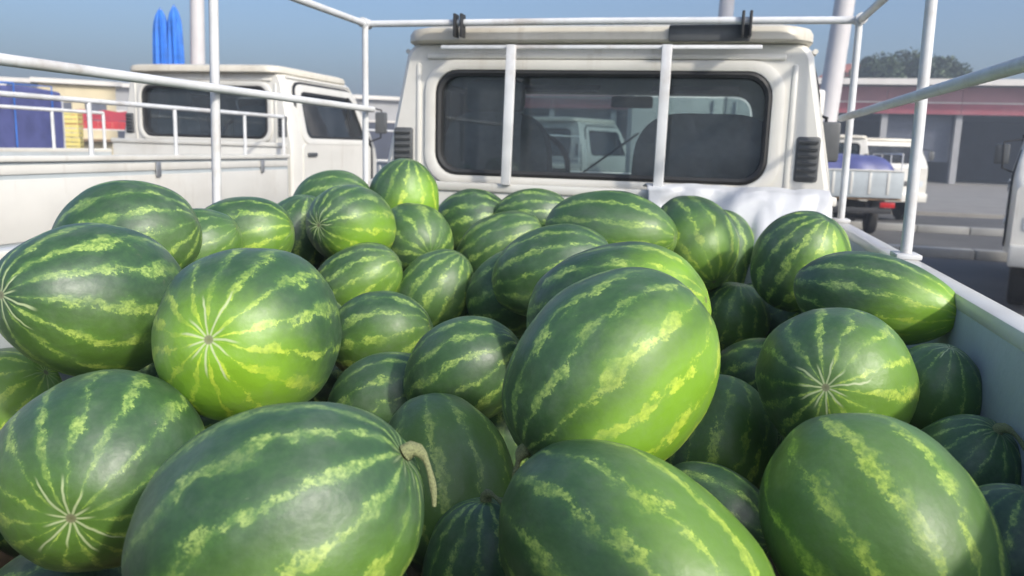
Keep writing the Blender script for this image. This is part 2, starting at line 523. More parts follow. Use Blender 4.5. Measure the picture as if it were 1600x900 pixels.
def loft(name, secs, mat):
    n = len(secs[0]); V = [p for s in secs for p in s]; F = []
    for i in range(len(secs) - 1):
        for k in range(n):
            F.append([i * n + k, i * n + (k + 1) % n, (i + 1) * n + (k + 1) % n, (i + 1) * n + k])
    F.append(list(range(n))[::-1]); F.append([(len(secs) - 1) * n + k for k in range(n)])
    bm = bmesh.new(); me = bpy.data.meshes.new('t'); me.from_pydata(V, [], F)
    bm.from_mesh(me); bpy.data.meshes.remove(me)
    return bm_obj(name, bm, mat)

RW = (0.635, 0.1985, (1.42 + 1.817) / 2)      # rear window half width, half height, centre height
DOORWIN = [(YC + 0.20, 1.43), (YC + 1.18, 1.43), (YC + 1.02, ROOF - 0.13), (YC + 0.20, ROOF - 0.13)]
DOOR = [(YC + 0.10, 0.66), (YC + 1.30, 0.66), (YC + 1.30, 1.36), (YC + 1.05, ROOF - 0.055), (YC + 0.10, ROOF - 0.055)]

def make_pickup(root):
    # ---- cab shell
    ys = [(YC, .030), (YC + .012, .014), (YC + .04, .006), (YC + .08, 0), (YC + .5, 0), (YC + .9, 0), (YC + 1.02, 0), (YC + 1.12, 0.002), (YC + 1.22, .006), (YC + 1.32, .014), (YC + 1.42, .03), (YC + 1.50, .06)]
    outer = loft('cab_shell', [section(y, i, 0.62 + (0.0 if i < .01 else 0), top_z(y) - (i * .6 if y < YC + .1 else 0)) for y, i in ys], 'white')
    inner = loft('c', [section(y, .055, 0.80, top_z(y) - .06) for y in (YC + .05, YC + .5, YC + .92, YC + 1.02, YC + 1.20, YC + 1.38)], None)
    rl = rrect(RW[0], RW[1], .085)
    c1 = prism('c', rl, lambda u, v, d: (u, d, v + RW[2]), YC - .2, YC + .12, None)
    ws = rpoly([(-.66, 1.40), (.66, 1.40), (.61, ROOF - .13), (-.61, ROOF - .13)], .08)
    c2 = prism('c', ws, lambda u, v, d: (u, d, v), YC + .96, YC + 1.9, None)
    dl = rpoly(DOORWIN, .07)
    c3 = prism('c', dl, lambda u, v, d: (d, u, v), -1.2, -.5, None)
    c4 = prism('c', dl, lambda u, v, d: (d, u, v), .5, 1.2, None)
    cab = boolean(outer, [inner, c1, c2, c3, c4])
    cab.data.materials.clear(); cab.data.materials.append(M['white'])
    cab.data.shade_smooth(); cab.data.set_sharp_from_angle(angle=R(28))
    cab.name = 'cab'; cab.parent = root
    # ---- roof cap with a lip behind
    V = []; F = []; n = 0
    rows = []
    pl = rrect(.772, .56, .13, 7)
    for k, (s, z) in enumerate(((0.985, ROOF - .012), (1.0, ROOF - .004), (1.0, ROOF + .022), (.985, ROOF + .04), (.93, ROOF + .052), (.6, ROOF + .066), (.2, ROOF + .07))):
        rows.append([(u * (s if k < 3 else 1 - (1 - s) * .9), YC + .50 + v * s, z) for u, v in pl])
    V = [p for r_ in rows for p in r_]; n = len(pl)
    for i in range(len(rows) - 1):
        for k in range(n):
            F.append([i * n + k, i * n + (k + 1) % n, (i + 1) * n + (k + 1) % n, (i + 1) * n + k])
    F.append(list(range(n))[::-1]); F.append([(len(rows) - 1) * n + k for k in range(n)])
    mesh_obj('roof', V, F, 'cream', root, True, 40)
    # drip rail along each side
    for s in (-1, 1):
        tube('drip_rail', [(s * (side_x(ROOF - .04) + .004), YC + .05, ROOF - .035), (s * (side_x(ROOF - .04) + .004), YC + 1.0, ROOF - .035), (s * .80, YC + 1.25, 1.66)], .010, 'white', root, 8)
    # ---- rear window
    rear = lambda u, v, d: (u, YC - d, v + RW[2])
    w = prism('rear_window', rrect(RW[0] - .004, RW[1] - .004, .083), rear, -.030, -.024, 'glass', root)
    ring('window_seal', rrect(RW[0] + .006, RW[1] + .006, .09), rrect(RW[0] - .016, RW[1] - .016, .075), rear, -.034, .006, 'rubber', w, .006)
    ring('window_flange', rrect(RW[0] + .05, RW[1] + .045, .12), rrect(RW[0] + .008, RW[1] + .008, .09), rear, -.03, .010, 'white', root, .006)
    box('pressed_rib', (0, YC + .002, 1.875), (1.36, .03, .022), 'white', root, .008)
    # ---- corner vents behind the doors
    for s in (-1, 1):
        vt = box('corner_vent', (s * .780, YC + .008, 1.515), (.085, .035, .165), 'plastic', root, .012)
        for k in range(6):
            box('vent_slat', (s * .780, YC - .0125, 1.452 + k * .025), (.066, .010, .009), 'plastic', vt, rot=Matrix.Rotation(.5, 3, 'X'))
        box('corner_pressing', (s * .715, YC + .008, 1.60), (.022, .03, .50), 'white', root, .009)
    # ---- windscreen
    wsl = rpoly([(-.652, 1.408), (.652, 1.408), (.602, ROOF - .138), (-.602, ROOF - .138)], .08)
    def wsf(u, v, d):
        y = YC + 1.02 + (ROOF - v) * .48 / (ROOF - 1.30)
        return (u, y - .03 + d, v)
    prism('windscreen', wsl, wsf, 0, .006, 'glass', root)
    # ---- doors
    for s in (-1, 1):
        sf = lambda u, v, d: (s * (side_x(v) + d), u, v)
        dl_o = rpoly(DOORWIN, .07); 
        # upper frame and lower skin, a touch proud of the shell
        o2 = rpoly([(a + (-.07 if i in (0, 3) else .07), b + (-.045 if i < 2 else .055)) for i, (a, b) in enumerate(DOORWIN)], .10)
        dr = ring('door', o2, dl_o, sf, -.02, .010, 'white', root, .004)
        low = rpoly([(YC + .13, .68), (YC + 1.25, .68), (YC + 1.25, 1.383), (YC + .13, 1.383)], .05)
        prism('door_skin', low, sf, -.01, .011, 'white', dr, True)
        gl = prism('door_glass', dl_o, sf, -.020, -.015, 'glass', dr)
        inn = rpoly([(a + (.022 if i in (0, 3) else -.022), b + (.022 if i < 2 else -.022)) for i, (a, b) in enumerate(DOORWIN)], .055)
        ring('glass_seal', dl_o, inn, sf, -.022, .004, 'rubber', dr)
        box('vent_bar', (s * (side_x(1.6) - .010), YC + .93, 1.62), (.018, .022, .37), 'rubber', dr)
        o3 = rpoly(DOOR, .13); i3 = rpoly([(a + (.030 if i in (0, 4) else -.026), b + (.026 if i < 2 else (0 if i == 2 else -.028))) for i, (a, b) in enumerate(DOOR)], .12)
        ring('door_seal', o3, i3, sf, -.02, .0085, 'rubber', dr)
        hd = box('door_handle', (s * (.882 + .020), YC + .24, 1.30), (.022, .13, .032), 'plastic', dr, .008)
        # mirror
        mr = tube('mirror_arm', [(s * .84, YC + 1.22, 1.40), (s * .98, YC + 1.30, 1.46), (s * .99, YC + 1.30, 1.72), (s * .82, YC + 1.12, 1.76)], .009, 'rubber', root, 8)
        box('mirror', (s * .995, YC + 1.285, 1.60), (.13, .035, .20), 'plastic', mr, .014)
        # lamps and wheel arch at the front
        hl = prism('headlight', rpoly([(-.13, -.07), (.13, -.07), (.13, .07), (-.13, .07)], .03), lambda u, v, d: (s * (.60 + u), YC + 1.475 + d, .93 + v), 0, .035, 'clearlens', root)
        prism('indicator', rpoly([(-.04, -.07), (.04, -.07), (.04, .07), (-.04, .07)], .02), lambda u, v, d: (s * (.775 + u), YC + 1.462 + d, .93 + v), 0, .03, 'amber', root)
    # ---- front panel
    box('grille', (0, YC + 1.50, .93), (.80, .03, .12), 'plastic', root, .01)
    box('front_bumper', (0, YC + 1.53, .60), (1.66, .12, .22), 'white', root, .03)
    bm = bmesh.new()
    for s in (-1, 1):
        add_tube(bm, [(s * .30, YC + 1.49, 1.375), (s * .05 + .1, YC + 1.28, 1.62)], .006, 6)
    bm_obj('wiper', bm, 'rubber', root, True)
    # ---- inside
    bm = bmesh.new(); add_box(bm, (0, YC + 1.15, 1.20), (1.50, .30, .34), .06, 3)
    bm_obj('dashboard', bm, 'plastic', root, True)
    for xx, wd in ((-.45, .50), (.42, .62)):
        bm = bmesh.new()
        add_box(bm, (xx, YC + .55, .98), (wd, .52, .18), .05, 3)
        st = bm_obj('seat', bm, 'fabric', root, True)
        bk = rpoly([(-wd / 2, 0), (wd / 2, 0), (wd / 2 - .03, .66), (-wd / 2 + .03, .66)], .19, 8)
        bo = prism('seat_back', bk, lambda u, v, d: (xx + u, YC + .24 + d - v * .10, 1.02 + v), 0, .11, 'fabric', st, True)
        if xx < 0:
            box('head_rest', (xx, YC + .20, 1.735), (.25, .09, .14), 'fabric', st, .04)
    bm = bmesh.new()
    cpts = []
    for k in range(25):
        a = 2 * PI * k / 24
        cpts.append((-.45 + .19 * math.cos(a), YC + .92 + .06 * math.sin(a), 1.42 + .18 * math.sin(a)))
    add_tube(bm, cpts, .014, 8, False)
    add_tube(bm, [(-.64, YC + .92, 1.42), (-.26, YC + .92, 1.42)], .012, 6)
    add_tube(bm, [(-.45, YC + .92, 1.42), (-.45, YC + 1.10, 1.22)], .022, 8)
    bm_obj('steering_wheel', bm, 'rubber', root, True)
    mi = box('inside_mirror', (.03, YC + 1.06, 1.77), (.21, .03, .06), 'rubber', root, .014)
    for s in (-1, 1):
        box('sun_visor', (s * .34, YC + 1.0, ROOF - .105), (.42, .16, .018), 'trim', root, .006, Matrix.Rotation(.25, 3, 'X'))
    # ---- chassis, wheels
    for s in (-1, 1):
        box('frame_rail', (s * .36, 2.35, .60), (.08, 3.7, .13), 'chassis', root)
        box('mudguard', (s * .72, 1.28, .60), (.24, .012, .34), 'rubber', root)
    for yy in (YC + .72, 1.75):
        for s in (-1, 1):
            wx = s * .70
            wh = lathe('wheel', [(.17, -.085), (.26, -.095), (.315, -.085), (.335, -.06), (.338, 0), (.335, .06), (.315, .085), (.26, .095), (.17, .085)], 'tyre', root, 28, 'X')
            wh.location = (wx, yy, .338)
            lathe('rim', [(.05, .03), (.12, .035), (.15, .06), (.185, .088), (.19, .092), (.175, .02)], 'rim', wh, 24, 'X').rotation_euler = (0, 0, 0 if s > 0 else PI)
        tube('axle', [(-.62, yy, .338), (.62, yy, .338)], .05, 'chassis', root)
    # ---- bed
    for k in range(9):
        box('floor_board', (-.80 + k * .2, 1.66, .762), (.196, 2.77, .036), 'wood', root, .004)
    for s in (-1, 1):
        sd = box('side_board', (s * .892, 1.66, 1.04), (.024, 2.77, .50), 'bedpaint', root, .004)
        box('top_rail', (s * .902, 1.66, 1.288), (.048, 2.78, .030), 'white', sd, .008)
        box('lower_rail', (s * .9055, 1.66, .82), (.03, 2.77, .06), 'white', sd, .008)
        box('side_rib', (s * .9065, 1.66, 1.235), (.012, 2.75, .045), 'white', sd, .005)
        box('side_panel', (s * .9065, 1.66, 1.04), (.010, 2.74, .30), 'white', sd, .004)
        for k in range(3):
            lt = box('side_latch', (s * .922, .75 + k * .98, 1.22), (.014, .035, .09), 'metal', sd, .004)
    tg = box('tailgate', (0, .262, 1.04), (1.76, .024, .50), 'bedpaint', root, .004)
    box('tailgate_rail', (0, .254, 1.288), (1.77, .044, .030), 'white', tg, .008)
    for k in range(5):
        box('tailgate_rib', (-.64 + k * .32, .2465, 1.05), (.05, .015, .40), 'white', tg, .005)
    hb = box('headboard', (0, 3.062, 1.075), (1.74, .026, .57), 'white', root, .005)
    box('headboard_rail', (0, 3.060, 1.372), (1.76, .044, .034), 'white', hb, .008)
    for s in (-1, 1):
        box('tail_lamp', (s * .66, .25, .66), (.26, .05, .10), 'redlens', root, .012)
        box('lamp_bracket', (s * .66, .28, .715), (.30, .04, .02), 'chassis', root)
    box('rear_bumper', (0, .29, .55), (1.5, .06, .10), 'chassis', root, .01)
    return root

def make_rack(root, zm, zt, mids, bars=True):
    """tube rack standing on the bed rails"""
    x = .900
    f, b = 3.05, .34
    r1 = .0128
    for s in (-1, 1):
        for i, yy in enumerate([f] + mids + [b]):
            top = zt if (i == 0 or i == len(mids) + 1) else zt
            ln = .012 * (1 if (i % 2) else -1)
            p = tube('rack_post', [(s * x, yy, 1.30), (s * (x - .004), yy + ln, top - .03), (s * (x - .006), yy + ln, top)], r1 * (1.0 if i else .95), 'rack', root, 12)
            box('post_foot', (s * x, yy, 1.309), (.055, .075, .012), 'rack', p, .003)
        tube('rack_side_rail', [(s * x, f, zt), (s * x, b, zt)], r1, 'rack', root, 12)
        tube('rack_mid_rail', [(s * (x - .03), f, zm), (s * (x - .03), b, zm + .01)], .0118, 'rack', root, 12)
    tube('rack_front_bar', [(-x - .006, f, zt), (0, f, zt + .004), (x + .006, f, zt)], .0128, 'rack', root, 12)
    for s in (-1, 1):
        tube('rack_joint', [(s * x, f - .03, zt + .002), (s * x, f + .03, zt + .002)], .020, 'rack', root, 12)

truck = empty('pickup_truck', (0, 0, 0))
tag(truck, 'white pickup truck whose bed carries the watermelons, cab seen from behind', 'truck')
make_pickup(truck)
# other trucks are copies of it, taken before its own extras are added
others = []
NB = copy_tree(truck); NB.location = (-3.91, 2.36, 0); NB.scale = (.97, 1.28, 1.085)
for w_ in NB.children:
    if w_.name.startswith('wheel'): w_.scale = (1, 1.085 / 1.28, 1)
tag(NB, 'white pickup truck parked on the left, its empty bed and door in view', 'truck')
PA = copy_tree(truck); PA.location = (2.95, 16.0, 0); PA.rotation_euler = (0, 0, 0.03)
tag(PA, 'far white pickup carrying a blue tarp, just right of the cab corner', 'truck')
PB = copy_tree(truck); PB.location = (3.25, 25.6, 0); PB.rotation_euler = (0, 0, PI + 0.30)
tag(PB, 'far white pickup turned towards the camera, behind the slender white post on the right', 'truck')
PD = copy_tree(truck); PD.location = (5.60, 13.22, 0); PD.rotation_euler = (0, 0, PI - .314)
tag(PD, 'white truck cut off by the right edge of the photo', 'truck')
PE = copy_tree(truck); PE.location = (-3.6, 9.6, 0); PE.rotation_euler = (0, 0, -0.45)
tag(PE, 'white pickup ahead, showing through the middle pane of the cab rear window', 'truck')
PF = copy_tree(truck); PF.location = (.52, 7.6, 0); PF.rotation_euler = (0, 0, .05)
tag(PF, 'white box truck ahead, showing through the right pane of the cab rear window', 'truck')
for t_ in (NB, PA, PB, PD, PE, PF):
    t_['group'] = 'pickup trucks parked in the yard'

# rack of the loaded truck
make_rack(truck, 1.66, 1.985, [2.03])
for xx, lean in ((-.312, .008), (.262, .004)):
    box('guard_bar', (xx, 3.035, 1.645), (.036, .022, .52), 'rack', truck, .004, Matrix.Rotation(lean * 2, 3, 'Y'))
box('guard_cross_bar', (0, 3.052, 1.898), (1.18, .012, .014), 'rack', truck, .003)
for xx in (-.517, .53):
    cl = box('bar_clamp', (xx - .012, 3.045, 1.975), (.010, .05, .085), 'rubber', truck, .003)
    box('clamp_jaw', (xx + .014, 3.045, 1.975), (.010, .05, .085), 'rubber', cl, .003)
box('roof_lip_patch', (.405, 3.085, 1.950), (.285, .022, .058), 'plastic', truck, .008)  # thin dark grey block on the rear lip of the roof
# racks of the neighbours
def low_rack(root, zt, posts):
    for s in (-1, 1):
        for yy in posts:
            tube('rack_post', [(s * .90, yy, 1.30), (s * .90, yy, zt)], .012, 'rack', root, 10)
        tube('rack_side_rail', [(s * .90, posts[0], zt), (s * .90, posts[-1], zt)], .014, 'rack', root, 10)
cb = box('cargo_box', (0, 1.66, 1.45), (1.76, 2.72, 1.34), 'white', PF, .03)
for s in (-1, 1):
    dq = box('box_door', (s * .43, .285, 1.45), (.82, .02, 1.24), 'white', cb, .006)
    tube('lock_rod', [(s * .10, .262, .90), (s * .10, .262, 2.0)], .011, 'metal', cb, 8)
low_rack(NB, 1.585, [3.0, 2.55, 1.9, 1.3, .5])
for t_ in (PA, PB):
    low_rack(t_, 1.60, [3.0, 2.2, 1.4, .5])
low_rack(PE, 1.70, [3.0, 2.2, 1.4, .5])

# ---- white tarp tucked along the headboard
def tarp():
    nu, nv = 90, 34
    V = []; F = []
    random.seed(4)
    for j in range(nv):
        t = j / (nv - 1)
        for i in range(nu):
            u = i / (nu - 1)
            x = .20 + .655 * u + .03 * math.sin(t * 5) * (1 - u)
            fold = .026 * math.sin(x * 21 + 2.5 * math.sin(x * 7) + t * 3) + .016 * math.sin(x * 37 + t * 5 + 2 * math.sin(t * 4))
            bulge = math.exp(-((x - .66) / .17) ** 2)
            b2 = math.exp(-((x + .45) / .25) ** 2)
            if t < .18:
                k = t / .18
                y = 3.085 - .062 * k
                z = 1.3925 + .012 * math.sin(PI * k) + .006 * abs(math.sin(x * 19 + 1.5 * math.sin(x * 7))) + .006 * abs(noise.noise(Vector((x * 14, k * 3, 2))))
            else:
                k = (t - .18) / .82
                y = 3.023 - (.02 + .30 * bulge + .10 * b2) * k ** .9 - abs(fold) * (0.75 + 1.2 * k) - .012 - .02 * abs(noise.noise(Vector((x * 9, k * 7, 5))))
                z = 1.3925 + (.006 * abs(math.sin(x * 19 + 1.5 * math.sin(x * 7))) + .006 * abs(noise.noise(Vector((x * 14, 3, 2))))) * (1 - k) - .45 * k ** 1.25 + .05 * bulge * math.sin(PI * min(1, k * 1.3)) + .03 * noise.noise(Vector((x * 6, k * 5, 1))) * k
            V.append((x, y, z))
    for j in range(nv - 1):
        for i in range(nu - 1):
            a = j * nu + i
            F.append([a, a + 1, a + nu + 1, a + nu])
    o = mesh_obj('tarp', V, F, 'tarp', None, True)
    bm = bmesh.new(); bm.from_mesh(o.data)
    bmesh.ops.solidify(bm, geom=bm.faces[:], thickness=.003)
    bm.to_mesh(o.data); bm.free()
    o.data.shade_smooth()
    tag(o, 'crumpled white tarp hanging over the front board at the right front corner of the bed', 'tarp')
tarp()

# ---- blue tarp load on the far pickup
def blue_load(root_loc, rz, label, name='blue_tarp', sx=.80, sy=.75, h=.72, seed=2):
    nu, nv = 36, 20
    V = []; F = []
    for j in range(nv + 1):
        a = (PI / 2) * j / nv
        for i in range(nu):
            b = 2 * PI * i / nu
            ce, se = math.cos(a) ** .45, math.sin(a) ** .6
            cb, sb = math.cos(b), math.sin(b)
            k = 1.0 / max(abs(cb), abs(sb)) ** .6
            p = Vector((sx * cb * k * ce, sy * sb * k * ce, h * se))
            w = .06 * noise.noise(p * 3.0 + Vector((seed, 0, 0))) + .03 * math.sin(b * 9 + p.z * 4) * (1 - j / nv)
            p *= 1 + w
            V.append(p)
    for j in range(nv):
        for i in range(nu):
            F.append([j * nu + i, j * nu + (i + 1) % nu, (j + 1) * nu + (i + 1) % nu, (j + 1) * nu + i])
    F.append([nv * nu + i for i in range(nu)])
    o = mesh_obj(name, V, F, 'bluetarp', None, True)
    o.location = root_loc; o.rotation_euler = (0, 0, rz)
    return tag(o, label, 'tarp')
blue_load((2.98, 17.05, .84), .03, 'blue tarp bundle lying in the bed of the far white pickup on the right')

# ================================================================= watermelons
MELONS = [
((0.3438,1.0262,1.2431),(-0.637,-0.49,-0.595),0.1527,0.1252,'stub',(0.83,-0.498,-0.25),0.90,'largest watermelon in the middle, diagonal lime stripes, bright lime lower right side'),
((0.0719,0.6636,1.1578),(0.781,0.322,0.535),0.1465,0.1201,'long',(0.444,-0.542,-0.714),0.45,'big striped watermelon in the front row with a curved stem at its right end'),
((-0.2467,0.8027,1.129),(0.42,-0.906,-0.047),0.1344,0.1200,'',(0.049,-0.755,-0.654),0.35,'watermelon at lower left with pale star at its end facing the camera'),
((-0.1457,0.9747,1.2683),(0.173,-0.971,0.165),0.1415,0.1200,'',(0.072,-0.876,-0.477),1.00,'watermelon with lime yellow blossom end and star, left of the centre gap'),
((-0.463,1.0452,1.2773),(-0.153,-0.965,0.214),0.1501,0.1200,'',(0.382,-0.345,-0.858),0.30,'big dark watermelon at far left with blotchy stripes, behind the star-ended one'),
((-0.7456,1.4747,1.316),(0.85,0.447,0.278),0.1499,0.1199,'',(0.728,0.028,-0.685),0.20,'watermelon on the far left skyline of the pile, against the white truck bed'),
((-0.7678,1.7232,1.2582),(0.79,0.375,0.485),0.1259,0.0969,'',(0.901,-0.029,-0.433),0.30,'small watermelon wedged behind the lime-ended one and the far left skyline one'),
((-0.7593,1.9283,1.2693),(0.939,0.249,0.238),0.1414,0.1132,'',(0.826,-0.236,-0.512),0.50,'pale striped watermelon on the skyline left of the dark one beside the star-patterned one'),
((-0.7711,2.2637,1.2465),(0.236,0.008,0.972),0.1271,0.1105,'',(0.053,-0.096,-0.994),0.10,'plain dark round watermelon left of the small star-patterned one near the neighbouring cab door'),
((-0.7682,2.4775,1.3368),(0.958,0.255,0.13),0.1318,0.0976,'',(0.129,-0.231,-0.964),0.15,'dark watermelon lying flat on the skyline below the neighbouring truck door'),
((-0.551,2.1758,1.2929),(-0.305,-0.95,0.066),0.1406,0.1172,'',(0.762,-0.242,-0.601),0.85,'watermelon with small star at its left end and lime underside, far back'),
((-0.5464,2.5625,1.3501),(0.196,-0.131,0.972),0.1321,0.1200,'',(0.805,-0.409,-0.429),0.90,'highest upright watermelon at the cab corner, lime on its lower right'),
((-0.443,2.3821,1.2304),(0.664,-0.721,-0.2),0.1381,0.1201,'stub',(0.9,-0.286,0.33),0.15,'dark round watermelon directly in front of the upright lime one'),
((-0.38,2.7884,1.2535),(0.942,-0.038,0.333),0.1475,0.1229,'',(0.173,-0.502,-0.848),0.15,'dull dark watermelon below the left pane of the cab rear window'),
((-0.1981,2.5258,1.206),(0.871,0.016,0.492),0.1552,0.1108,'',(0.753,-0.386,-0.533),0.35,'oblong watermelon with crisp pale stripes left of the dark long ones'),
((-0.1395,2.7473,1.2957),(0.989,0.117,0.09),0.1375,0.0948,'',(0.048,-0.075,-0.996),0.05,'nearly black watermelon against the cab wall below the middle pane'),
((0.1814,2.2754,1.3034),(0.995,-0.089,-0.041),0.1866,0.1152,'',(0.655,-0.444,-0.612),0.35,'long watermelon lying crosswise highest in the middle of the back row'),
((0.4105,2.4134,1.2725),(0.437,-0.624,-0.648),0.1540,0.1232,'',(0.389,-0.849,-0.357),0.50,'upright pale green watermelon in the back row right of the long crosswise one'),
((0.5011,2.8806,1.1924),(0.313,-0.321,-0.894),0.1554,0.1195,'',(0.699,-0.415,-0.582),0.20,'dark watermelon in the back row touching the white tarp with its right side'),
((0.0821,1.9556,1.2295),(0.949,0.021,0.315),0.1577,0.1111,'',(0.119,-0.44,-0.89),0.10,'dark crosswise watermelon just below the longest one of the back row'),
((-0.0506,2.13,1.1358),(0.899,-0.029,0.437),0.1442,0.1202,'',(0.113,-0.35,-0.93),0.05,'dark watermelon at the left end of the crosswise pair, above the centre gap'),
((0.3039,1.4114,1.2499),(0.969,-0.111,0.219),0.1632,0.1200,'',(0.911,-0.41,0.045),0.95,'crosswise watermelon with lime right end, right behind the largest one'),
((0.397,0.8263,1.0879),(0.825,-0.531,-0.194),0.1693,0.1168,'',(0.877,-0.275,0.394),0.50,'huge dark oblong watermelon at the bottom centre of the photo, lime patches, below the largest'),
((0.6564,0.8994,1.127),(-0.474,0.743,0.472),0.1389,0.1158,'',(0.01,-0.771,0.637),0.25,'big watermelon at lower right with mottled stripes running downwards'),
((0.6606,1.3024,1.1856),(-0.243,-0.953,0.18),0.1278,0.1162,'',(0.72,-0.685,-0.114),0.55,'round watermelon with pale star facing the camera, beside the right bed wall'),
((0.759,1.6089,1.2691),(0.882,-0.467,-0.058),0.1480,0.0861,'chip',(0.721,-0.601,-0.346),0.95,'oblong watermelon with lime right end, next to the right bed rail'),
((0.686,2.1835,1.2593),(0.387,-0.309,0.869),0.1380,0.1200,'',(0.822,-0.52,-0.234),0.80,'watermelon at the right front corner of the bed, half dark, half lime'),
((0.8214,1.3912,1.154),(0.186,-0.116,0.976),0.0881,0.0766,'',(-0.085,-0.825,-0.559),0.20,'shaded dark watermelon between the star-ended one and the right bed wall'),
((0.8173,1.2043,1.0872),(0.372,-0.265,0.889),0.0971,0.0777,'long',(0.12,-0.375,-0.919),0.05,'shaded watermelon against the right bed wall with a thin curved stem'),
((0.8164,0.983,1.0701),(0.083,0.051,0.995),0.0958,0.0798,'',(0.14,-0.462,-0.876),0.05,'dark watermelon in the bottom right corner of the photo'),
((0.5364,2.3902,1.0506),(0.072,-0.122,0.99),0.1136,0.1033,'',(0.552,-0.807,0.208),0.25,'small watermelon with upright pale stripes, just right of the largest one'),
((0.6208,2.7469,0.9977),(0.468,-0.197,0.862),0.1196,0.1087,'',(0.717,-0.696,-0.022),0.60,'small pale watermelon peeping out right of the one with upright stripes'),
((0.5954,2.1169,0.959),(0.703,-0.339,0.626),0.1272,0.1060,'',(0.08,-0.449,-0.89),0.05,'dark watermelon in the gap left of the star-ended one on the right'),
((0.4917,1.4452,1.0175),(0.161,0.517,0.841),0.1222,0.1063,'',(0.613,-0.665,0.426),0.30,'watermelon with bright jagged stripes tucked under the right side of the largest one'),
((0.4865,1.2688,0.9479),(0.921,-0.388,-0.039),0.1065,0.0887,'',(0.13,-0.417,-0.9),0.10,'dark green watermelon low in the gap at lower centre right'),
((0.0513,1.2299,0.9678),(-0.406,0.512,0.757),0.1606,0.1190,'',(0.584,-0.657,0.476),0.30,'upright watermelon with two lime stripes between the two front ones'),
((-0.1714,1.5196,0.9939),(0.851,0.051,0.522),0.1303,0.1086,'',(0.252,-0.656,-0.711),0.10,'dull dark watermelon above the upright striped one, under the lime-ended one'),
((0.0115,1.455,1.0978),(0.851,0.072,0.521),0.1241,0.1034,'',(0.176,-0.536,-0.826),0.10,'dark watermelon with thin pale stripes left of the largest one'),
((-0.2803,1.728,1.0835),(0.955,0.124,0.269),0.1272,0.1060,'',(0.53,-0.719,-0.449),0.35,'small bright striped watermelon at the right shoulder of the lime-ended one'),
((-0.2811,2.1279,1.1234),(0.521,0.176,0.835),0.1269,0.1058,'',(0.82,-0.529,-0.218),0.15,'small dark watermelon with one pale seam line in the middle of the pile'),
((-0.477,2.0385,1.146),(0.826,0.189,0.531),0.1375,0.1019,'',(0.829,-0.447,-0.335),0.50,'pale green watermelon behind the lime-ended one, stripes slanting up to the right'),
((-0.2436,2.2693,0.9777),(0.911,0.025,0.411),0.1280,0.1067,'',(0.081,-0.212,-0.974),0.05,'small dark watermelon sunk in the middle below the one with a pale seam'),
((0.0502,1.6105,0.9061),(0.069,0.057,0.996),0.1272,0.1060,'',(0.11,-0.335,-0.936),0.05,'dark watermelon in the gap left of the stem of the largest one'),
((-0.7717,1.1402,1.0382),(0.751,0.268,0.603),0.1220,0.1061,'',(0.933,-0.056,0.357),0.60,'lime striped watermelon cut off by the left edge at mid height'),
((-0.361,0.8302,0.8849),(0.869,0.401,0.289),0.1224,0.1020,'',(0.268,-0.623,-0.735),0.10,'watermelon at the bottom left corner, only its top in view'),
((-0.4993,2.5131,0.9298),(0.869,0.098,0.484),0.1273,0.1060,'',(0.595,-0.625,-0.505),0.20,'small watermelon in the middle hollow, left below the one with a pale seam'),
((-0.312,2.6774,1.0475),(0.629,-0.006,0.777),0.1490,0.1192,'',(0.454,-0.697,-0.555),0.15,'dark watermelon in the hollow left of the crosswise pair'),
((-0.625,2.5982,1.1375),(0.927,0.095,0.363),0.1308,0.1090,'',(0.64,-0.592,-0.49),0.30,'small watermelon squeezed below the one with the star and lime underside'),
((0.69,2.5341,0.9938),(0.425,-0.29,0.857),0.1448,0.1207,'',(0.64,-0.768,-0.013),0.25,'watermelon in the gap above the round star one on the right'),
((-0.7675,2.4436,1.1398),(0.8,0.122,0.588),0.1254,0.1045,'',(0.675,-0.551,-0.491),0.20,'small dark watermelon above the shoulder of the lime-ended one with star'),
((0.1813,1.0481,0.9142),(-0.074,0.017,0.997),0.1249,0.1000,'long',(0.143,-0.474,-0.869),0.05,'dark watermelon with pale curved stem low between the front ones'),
((-0.5372,1.944,0.8815),(-0.383,-0.83,0.405),0.1129,0.0974,"",(0,0,-1),.05,None),
((-0.3541,1.147,1.0926),(0.229,0.936,0.268),0.1041,0.0822,"",(0,0,-1),.05,None),
((-0.5949,1.0743,0.9191),(0.941,-0.094,0.325),0.1272,0.0968,"",(0,0,-1),.05,None),
((-0.6263,1.425,1.0594),(0.362,0.927,0.094),0.1324,0.1048,"",(0,0,-1),.05,None),
((-0.5421,0.7984,0.8902),(-0.314,0.949,0.039),0.1064,0.0810,"",(0,0,-1),.05,None),
((0.618,0.9431,0.9213),(-0.881,0.448,0.151),0.1136,0.0974,"",(0,0,-1),.05,None),
((0.0473,0.7318,0.9197),(-0.969,-0.205,-0.14),0.0989,0.0785,"",(0,0,-1),.05,None),
((0.6917,1.6908,0.9792),(0.717,0.696,-0.042),0.0970,0.0854,"",(0,0,-1),.05,None),
((-0.7301,0.8405,1.0356),(0.47,0.811,-0.347),0.1116,0.0849,"",(0,0,-1),.05,None),
((-0.6984,0.8844,0.8664),(0.642,-0.535,-0.549),0.1117,0.0839,"",(0,0,-1),.05,None),
((0.3412,0.8097,0.8929),(0.959,0.282,0.038),0.1062,0.0792,"",(0,0,-1),.05,None),
((-0.0151,0.9621,0.8851),(0.726,-0.681,-0.096),0.1242,0.1029,"",(0,0,-1),.05,None),
((0.283,1.6892,1.0245),(0.91,0.395,-0.124),0.1056,0.0884,"",(0,0,-1),.05,None),
((0.4219,2.44,0.8788),(-0.495,-0.767,0.408),0.1266,0.0972,"",(0,0,-1),.05,None),
((0.0806,2.6613,1.0958),(0.1,0.231,0.968),0.1078,0.0915,"",(0,0,-1),.05,None),
